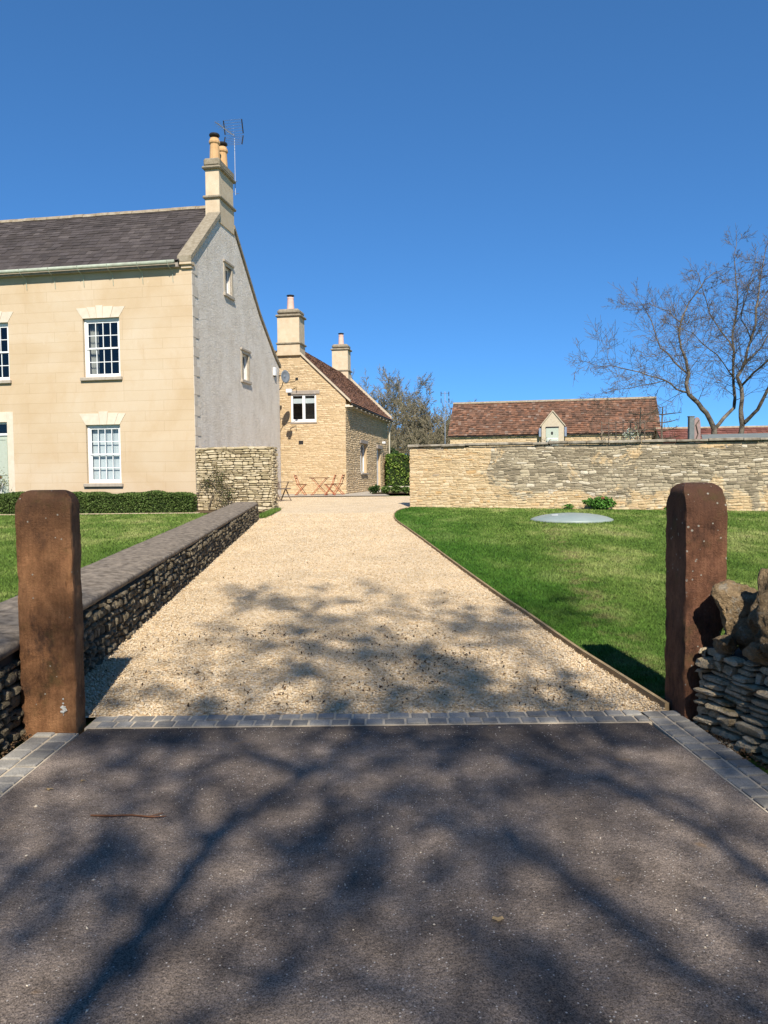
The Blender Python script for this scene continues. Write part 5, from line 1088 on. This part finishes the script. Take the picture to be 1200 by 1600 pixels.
for x in (-.32, .32):
    for z in (3.55, 4.1): mb.box(x-.03, x+.03, -.03, .03, z-.18, z+.18)
mb.build('elements', MT['dark'], e)
# second low roof to the right
R2 = Vector((16.3, 45.6, .6)); e = thing('low_outbuilding', R2, 'low outbuilding with red tiled roof behind the two bare trees', 'outbuilding', radians(-8))
mb = MB(); mb.add([(0, -2.4, 0), (14, -2.4, 0), (14, -2.4, 2.3), (0, -2.4, 2.3), (0, 2.4, 0), (14, 2.4, 0), (14, 2.4, 2.3), (0, 2.4, 2.3), (0, 0, 3.4), (14, 0, 3.4)], [(0, 1, 2, 3), (1, 5, 6, 9, 2), (5, 4, 7, 6), (4, 0, 3, 8, 7)]); mb.build('wall', MT['cot_core'], e)
mb = MB(); mb.add([(-.2, -2.7, 2.15), (14.2, -2.7, 2.15), (14.2, 0, 3.45), (-.2, 0, 3.45), (14.2, 2.7, 2.15), (-.2, 2.7, 2.15)], [(0, 1, 2, 3), (3, 2, 4, 5)]); rf = mb.build('roof', MT['redtile'], e)
s5 = Vector((0, 2.7, 1.3)); S5 = s5.length; s5.normalize(); n5 = Vector((0, -s5.z, s5.y)); mb = MB(); tiles(mb, (-.2, -2.72, 2.16), (1, 0, 0), s5, n5, 14.4, S5, (.24, .32), .27, .03, 1.2, .3); mb.build('roof_tiles', MT['redtile'], rf)
mb = MB(); mb.prism([(-.15, 3.45), (-.1, 3.55), (.1, 3.55), (.15, 3.45)], 'x', -.2, 14.2); mb.build('ridge_tiles', MT['ridge'], rf)
# shed with grey felt roof just behind the wall
sp = onw(8.55, -1.0); e = thing('flat_roof_shed', (sp.x, sp.y, .4), 'shed with shallow grey roof just behind the long wall', 'shed', ang)
mb = MB(); mb.box(.1, 4.2, 0, 2.2, 0, 1.98); mb.build('wall', MT['oldwood'], e)
mb = MB(); mb.add([(0, -.15, 2.02), (4.4, -.15, 2.02), (3.5, 2.4, 2.24), (.15, 2.4, 2.24), (0, -.15, 2.07), (4.4, -.15, 2.07), (3.5, 2.4, 2.29), (.15, 2.4, 2.29)], [(0, 3, 2, 1), (4, 5, 6, 7), (0, 1, 5, 4), (1, 2, 6, 5), (2, 3, 7, 6), (3, 0, 4, 7)]); mb.build('roof', MT['felt'], e)
e = thing('grey_post', (10.38, 26.0, .5), 'square grey post rising above the long wall', 'post'); mb = MB(); mb.box(-.085, .085, -.085, .085, 0, 2.85, .01); mb.build('shaft', MT['greypost'], e); mb = MB(); mb.box(-.1, .1, -.1, .1, 2.85, 2.88, .005); mb.build('cap', MT['greypost'], e)
e = thing('rounded_board', (10.62, 26.1, .5), 'pinkish board with a rounded top beside the grey post', 'board'); mb = MB(); mb.prism([(-.11, 0), (.11, 0), (.11, 2.6), (.09, 2.76), (.05, 2.83), (-.02, 2.85), (-.08, 2.8), (-.11, 2.66)], 'y', -.03, .03); mb.build('panel', MT['pinkpost'], e); mb = MB(); mb.tube([(-.08, -.05, 2.0), (.02, -.06, 2.3), (-.05, -.05, 2.6), (.05, -.05, 2.75)], .016, 4); mb.build('rope', MT['twig'], e)

# ================================================================== TREES
cfgT = dict(seg=.35, wob=.10, up=[.03, .02, .03, .04], kids=[0, 4, 4, 5], spread=.85, rmin=.0048)
LA = [
[(12.46,29.00,.6,.205),(12.46,29.00,2.04,.205),(12.45,29.00,2.78,.181),(12.45,29.00,3.10,.169),(12.11,28.90,3.70,.145),(11.75,28.80,4.07,.133),(11.36,28.70,4.38,.121),(11.26,28.70,4.76,.109),(11.37,28.70,5.14,.097),(11.30,28.80,5.66,.079),(11.13,28.90,6.12,.066),(11.09,29.00,6.57,.060),(11.20,29.10,7.10,.054),(11.47,29.30,7.64,.048),(11.82,29.40,8.17,.036),(12.25,29.50,8.77,.027),(13.00,29.60,9.17,.015)],
[(11.29,28.70,4.45,.060),(10.77,28.40,4.55,.048),(10.24,28.00,4.81,.039),(9.48,27.60,4.95,.034),(8.78,27.30,5.10,.029),(7.97,27.00,5.24,.022),(7.32,26.80,5.22,.016),(6.73,26.60,5.35,.010)],
[(11.31,28.70,5.14,.060),(11.03,29.30,5.67,.048),(10.69,29.80,6.27,.041),(10.60,30.20,6.99,.034),(10.40,30.50,7.78,.024),(10.16,30.70,8.29,.012)],
[(10.24,28.00,4.81,.029),(9.38,28.20,4.66,.024),(8.70,28.40,4.57,.017),(7.94,28.60,4.41,.010)],
[(11.20,29.10,7.10,.036),(11.01,29.80,7.69,.027),(10.63,30.40,8.02,.019),(9.95,31.00,8.22,.012),(9.43,31.30,8.23,.007)],
[(12.45,29.00,3.10,.121),(12.93,29.30,3.53,.109),(13.41,29.50,3.93,.097),(13.49,29.60,4.33,.091),(13.47,29.70,4.86,.085),(13.61,30.00,6.21,.072),(13.64,30.10,7.14,.060),(13.82,30.20,8.08,.048),(13.78,30.30,8.95,.036),(13.74,30.40,9.90,.024),(13.88,30.50,10.65,.012)],
[(13.59,30.00,6.21,.048),(13.31,30.40,6.94,.041),(13.00,30.80,7.75,.034),(12.85,31.10,8.69,.024),(12.72,31.30,9.48,.016),(12.55,31.40,9.75,.010)],
[(13.52,29.80,5.13,.048),(12.69,28.80,5.52,.036),(11.77,28.00,5.96,.029),(10.97,27.40,6.41,.022),(10.10,27.00,6.58,.012)],
[(13.64,30.10,7.14,.031),(13.79,29.60,7.82,.024),(13.79,29.20,8.61,.017),(14.00,29.00,9.69,.010)]]
LB = [
[(13.43,29.00,.6,.205),(13.43,29.00,2.03,.205),(13.44,29.00,2.77,.181),(13.50,29.00,3.25,.157),(13.44,29.00,3.82,.133),(13.50,29.10,4.66,.121),(13.34,29.10,5.05,.097),(13.67,29.20,5.63,.085),(13.93,29.30,6.47,.072),(14.15,29.40,7.64,.060),(14.32,29.50,8.49,.044),(14.49,29.60,9.35,.031),(14.72,29.70,10.27,.015)],
[(13.52,29.00,3.28,.121),(13.70,28.80,3.52,.109),(13.88,28.60,3.78,.103),(14.00,28.40,4.20,.097),(14.14,28.20,4.68,.085),(14.50,28.00,5.26,.072),(14.69,27.80,6.21,.060),(14.80,27.70,7.27,.048),(15.03,27.60,8.33,.029),(15.08,27.50,9.07,.015)],
[(13.50,29.10,4.72,.072),(13.69,28.50,5.15,.060),(13.94,28.00,5.51,.054),(14.22,27.50,6.10,.044),(14.31,27.00,6.89,.031),(14.55,26.60,7.50,.017)],
[(13.67,29.20,5.63,.054),(14.66,30.00,6.26,.044),(15.58,30.80,7.26,.036),(15.96,31.30,8.44,.027),(16.37,31.60,9.60,.015)],
[(13.93,29.30,6.47,.041),(13.12,28.40,7.07,.034),(12.95,27.80,7.79,.024),(13.12,27.40,8.41,.015)],
[(14.15,29.40,7.64,.036),(14.96,30.00,8.54,.027),(15.41,30.40,9.69,.015)],
[(14.50,28.00,5.26,.048),(15.02,27.50,5.67,.041),(15.69,27.20,6.09,.029),(16.28,27.00,6.29,.015)]]
def limb_tree(loc, limbs, label, seed, dens=2.8):
    random.seed(seed); e = thing('bare_tree', loc, label, 'tree'); off = (-loc[0], -loc[1], -loc[2])
    mb = MB(off); tw = MB(off)
    for li, L in enumerate(limbs):
        pts = [Vector(p[:3]) for p in L]; rad = [p[3]*.62 for p in L]; P2 = [pts[0]]; R2_ = [rad[0]]
        for i in range(len(pts)-1):      # gentle knobbly wander between the traced points
            a, b = pts[i], pts[i+1]; mid = a.lerp(b, .5)+Vector((random.gauss(0, 1), random.gauss(0, 1), random.gauss(0, 1)))*(b-a).length*.03
            P2 += [mid, b]; R2_ += [(rad[i]+rad[i+1])/2*random.uniform(.93, 1.1), rad[i+1]]
        mb.tube(P2, R2_, 8 if rad[0] > .05 else 6, caps=True)
        for i in range(len(P2)-1):
            a, b = P2[i], P2[i+1]; ln = (b-a).length
            if a.z < 4.0: continue
            for k in range(int(ln*dens*(2.2 if R2_[i] < .04 else 1.3)+random.random())):
                t = random.random(); p = a.lerp(b, t); d = (b-a).normalized(); q = Vector((random.gauss(0, 1), random.gauss(0, 1), random.gauss(0, .7))); q = (q-q.dot(d)*d).normalized()
                grow(tw, p, d*.55+q*.85, random.uniform(.5, 1.5)*(1.0 if R2_[i] > .03 else .8)*(.55 if p.z > 8.2 else (.75 if p.z > 6.8 else 1)), min(R2_[i]*.35, .016), 2, cfgT)
        grow(tw, P2[-1], (P2[-1]-P2[-2]), .4, R2_[-1]*.8, 1, cfgT)
    mb.build('trunk', MT['bark'], e, smooth=True); tw.build('crown', MT['twig'], e)
limb_tree((12.46, 29, .6), LA, 'bare tree behind the long wall, the left one with a forked leaning trunk', 3)
limb_tree((13.43, 29, .6), LB, 'bare tree behind the long wall at the right edge, with an upright trunk', 4)

def far_tree(loc, h, w_, label, seed, lev=4, n=7, mat='fartwig', rmin=.017, trunk=.3):
    random.seed(seed); e = thing('bare_tree', loc, label, 'tree', 0, None); mb = MB(); tw = MB()
    mb.tube([(0, 0, -.3), (.1, 0, h*trunk*.6), (0, .1, h*trunk)], [h*.022, h*.018, h*.015], 7)
    cfg = dict(seg=h*.05, wob=.15, up=[.0, .0, .02, .03], kids=[0, 5, 5, 4, 4], spread=.82, rmin=rmin)
    for i in range(n):
        a = 2*pi*i/n+random.uniform(-.3, .3); sp = random.uniform(.25, 1.25); d = Vector((cos(a)*sin(sp)*w_/h*1.9, sin(a)*sin(sp)*w_/h*1.9, cos(sp)+.15))
        grow(tw, Vector((0, 0, h*trunk*random.uniform(.65, 1))), d, h*random.uniform(.34, .47), h*.010, lev, cfg)
    mb.build('trunk', MT['bark'], e); tw.build('crown', MT[mat], e)
far_tree((.75, 88, .6), 13.4, 7.6, 'tall round headed bare tree beyond the cottage roof', 8, 4, 12, trunk=.30)
far_tree((3.2, 80, .6), 10.2, 5.5, 'bare brownish tree beyond the laurel hedge, left in the thicket', 9, 4, 10, trunk=.18)
far_tree((5.4, 78, .6), 10.6, 6.0, 'bare brownish tree left of the barn roof, middle of the thicket', 10, 4, 10, trunk=.18)
far_tree((1.2, 76, .6), 7.2, 4.5, 'low bare tree directly over the laurel hedge beside the downpipe', 12, 4, 8, trunk=.12)
far_tree((7.6, 84, .6), 9.0, 4.5, 'bare tree showing just over the left end of the barn ridge', 13, 4, 6, trunk=.2)
far_tree((4.2, 71, .6), 7.4, 5.0, 'low twiggy tree touching the left end of the barn', 14, 4, 7, trunk=.1)
bush('evergreen_bush', (.75, 62, .6), (.9, .8, 1.7), 1500, .2, MT['ever'], 'dark evergreen bush between the downpipe and the long wall', 'bush', 4)
# trained trees and shrubs seen over the long wall
def espalier(loc, label, seed):
    random.seed(seed); e = thing('trained_tree', loc, label, 'tree', radians(-10)); mb = MB(); mb.tube([(0, 0, 0), (.03, 0, 1.6), (-.02, 0, 2.6), (.02, 0, 3.75)], [.07, .055, .045, .025], 6); mb.build('trunk', MT['bark'], e); mb = MB()
    for z in (2.35, 2.7, 3.05, 3.4):
        for s_ in (-1, 1):
            L = random.uniform(.5, .8); mb.tube([(0, 0, z), (s_*L*.5, 0, z+.05), (s_*L, 0, z+.12+random.uniform(-.05, .1))], [.028, .022, .01], 5)
            for k in range(9):
                x = s_*L*random.uniform(.1, 1); mb.tube([(x, 0, z+.05), (x+random.gauss(0, .06), random.gauss(0, .05), z+.05+random.uniform(.08, .3))], .008, 3)
    mb.build('crown', MT['twig'], e)
espalier((11.2, 33.6, .6), 'dark trained fruit tree just right of the barn gable end', 2)
espalier((12.15, 33.6, .6), 'dark trained fruit tree left of the grey post', 6)
bush('blossom_shrub', (10.45, 33, .7), (.62, .5, 1.55), 1100, .1, MT['blossom'], 'pale blossoming shrub in front of the right end of the barn', 'shrub', 9, hollow=.2)
e = thing('trellis', (10.35, 33.5, .6), 'dark wooden trellis behind the pale blossoming shrub', 'trellis', radians(-10)); mb = MB()
for k in range(7): mb.box(-.85+k*.3, -.81+k*.3, -.02, .02, 0, 3.15)
for k in range(8): mb.box(-.87, 1.01, -.045, -.022, .8+k*.32, .84+k*.32)
mb.build('laths', MT['oldwood'], e)
bush('dry_shrub', onw(5.9, -.9)+Vector((0, 0, 1.45)), (.6, .35, .42), 500, .05, MT['drytwig'], 'wispy dry brown shrub poking over the middle of the long wall', 'shrub', 22)
bush('dry_shrub', onw(4.15, -.9)+Vector((0, 0, 1.45)), (.28, .2, .36), 220, .05, MT['drytwig'], 'thin dry stems poking over the wall right of the loft door', 'shrub', 12)

# large trees behind the viewpoint: they throw the branch shadows over the tarmac and gravel
cfgS = dict(seg=.6, wob=.13, up=[.02, .03, .04, .04], kids=[0, 4, 4, 4], spread=.8, rmin=.0085)
k_ = 1/math.tan(SUN_EL)
def SH(x, y, h):
    """point at height h whose shadow falls on ground point (x,y)"""
    h *= 1.08; d = Vector((to_sun.x, to_sun.y, 0)).normalized(); return Vector((x, y, 0))+d*h*k_+Vector((0, 0, h))
def shade_tree(loc, limbs, label, seed, n1=1.1, lev=3):
    random.seed(seed); e = thing('bare_tree', loc, label, 'tree'); off = (-loc[0], -loc[1], -loc[2]); mb = MB(off); tw = MB(off)
    for L in limbs:
        pts = [p for p, r in L]; rad = [r if r > .15 else r*.62 for p, r in L]; mb.tube(pts, rad, 8)
        for i in range(len(pts)-1):
            a, b = pts[i], pts[i+1]
            if a.z < 4: continue
            for k in range(int((b-a).length*n1+random.random())):
                p = a.lerp(b, random.random()); d = (b-a).normalized(); q = Vector((random.gauss(0, 1), random.gauss(0, 1), random.gauss(0, 1))); q = (q-q.dot(d)*d).normalized()
                grow(tw, p, d*.5+q*.9, random.uniform(.5, 1.9), min(rad[i]*.5, .026), lev, cfgS)
        grow(tw, pts[-1], pts[-1]-pts[-2], 1.2, rad[-1], lev, cfgS)
    mb.build('trunk', MT['bark'], e, smooth=True); tw.build('crown', MT['twig'], e)
S = SH
base1 = S(-.84, 2.04, 6.5); t1 = (base1.x-.2, base1.y, 0)
shade_tree(t1, [
 [(Vector(t1), .28), (Vector((base1.x-.15, base1.y, 3.4)), .2), (S(-.95, 1.7, 6.2), .10), (S(-.80, 2.5, 6.9), .085), (S(-.70, 3.23, 7.4), .07), (S(-.40, 3.79, 8.0), .055), (S(-.16, 4.35, 8.6), .045), (S(.25, 5.6, 9.6), .03), (S(.4, 6.9, 10.4), .02)],
 [(S(-.40, 3.79, 8.0), .045), (S(-.9, 4.3, 8.6), .038), (S(-1.35, 5.6, 9.4), .03), (S(-1.6, 6.9, 10.2), .02)],
 [(S(-.40, 3.79, 8.0), .04), (S(-1.0, 4.22, 8.5), .035), (S(-1.75, 4.3, 9.0), .03)],
 [(S(-.16, 4.35, 8.6), .04), (S(.3, 4.30, 8.8), .035), (S(.8, 4.15, 9.2), .03)],
 [(S(-.80, 2.5, 6.9), .03), (S(-1.35, 3.1, 7.6), .025), (S(-1.7, 3.9, 8.3), .02)],
 [(S(-.16, 4.35, 8.6), .035), (S(-.5, 5.6, 9.6), .03), (S(-.9, 7.4, 10.6), .02)],
 [(S(-.95, 1.7, 6.2), .05), (S(-.30, 2.2, 7.0), .035), (S(-.12, 2.85, 7.6), .03), (S(.45, 3.5, 8.3), .03), (S(.85, 4.1, 9.0), .03), (S(1.0, 5.2, 9.8), .02)],
], 'large bare tree behind the viewpoint shading the left of the tarmac', 51, 1.55)
base2 = S(1.5, .9, 6.0); t2 = (base2.x+.4, base2.y-.2, 0)
shade_tree(t2, [
 [(Vector(t2), .28), (Vector((base2.x+.3, base2.y, 3.4)), .2), (S(1.55, 1.4, 6.3), .11), (S(1.5, 2.3, 7.0), .08), (S(1.32, 3.13, 7.7), .06), (S(1.1, 3.65, 8.2), .05), (S(.75, 4.6, 9.0), .04), (S(.45, 6.2, 10.2), .03), (S(.1, 7.6, 11.2), .02)],
 [(S(1.55, 1.4, 6.3), .07), (S(1.0, 2.1, 7.1), .05), (S(.67, 2.66, 7.7), .045), (S(.43, 3.47, 8.5), .035), (S(.1, 4.6, 9.4), .028), (S(-.2, 6.2, 10.4), .02)],
 [(S(1.1, 3.65, 8.2), .04), (S(1.35, 4.8, 9.2), .03), (S(1.2, 6.2, 10.2), .02)],
 [(S(1.1, 3.65, 8.2), .045), (S(.6, 4.1, 8.7), .035), (S(-.2, 4.2, 9.2), .03)], [(S(1.5, 2.3, 7.0), .05), (S(1.2, 2.0, 7.2), .04), (S(.8, 2.05, 7.6), .03)],
], 'large bare tree behind the viewpoint shading the right of the tarmac', 52, 1.35)

hedge('sky_block_hedge', (-22, -19, 0), 0, 44, 2.0, 7.0, 26000, .3, MT['ever'], 'unseen tall dark hedge added behind the viewpoint to block skylight', .15)  # three hedges added out of view, holding back skylight so near shadows deepen
hedge('sky_block_hedge', (-8.5, -16, 0), radians(90), 17, 1.6, 4.6, 12000, .25, MT['ever'], 'unseen dark hedge added left of the viewpoint to block skylight', .12)
hedge('sky_block_hedge', (9.5, -16, 0), radians(90), 17, 1.6, 4.6, 12000, .25, MT['ever'], 'unseen dark hedge added right of the viewpoint to block skylight', .12)

# a fallen twig and a couple of dead leaves on the tarmac
mb = MB(); mb.tube([(-1.31, 3.33, .008), (-1.22, 3.315, .012), (-1.13, 3.325, .010), (-1.03, 3.30, .012), (-.97, 3.31, .01)], [.004, .005, .004, .004, .002], 5); mb.tube([(-1.05, 3.305, .011), (-.99, 3.34, .012)], .002, 4); mb.build('fallen_twig', MT['slat'], label='thin brown twig lying on the tarmac at the left', category='twig')
for i, (x, y, s_, lab) in enumerate(((.37, 2.51, .022, 'curled tan dead leaf lying right of the middle of the tarmac'), (-1.62, 3.62, .018, 'tan dead leaf on the tarmac close to the left edge setts'), (-1.50, 3.72, .014, 'smaller tan dead leaf near the left edge of the tarmac'))):
    mb = MB(); vs = [(0, 0, .012)]+[(s_*(1+.25*sin(k*3.1+i))*cos(k*pi/4), s_*.6*sin(k*pi/4), .006+.006*(k % 2)) for k in range(8)]; mb.add(vs, [(0, 1+k, 1+(k+1) % 8) for k in range(8)]); mb.build('dead_leaf', MT['board'], loc=(x, y, 0), label=lab, category='leaf')
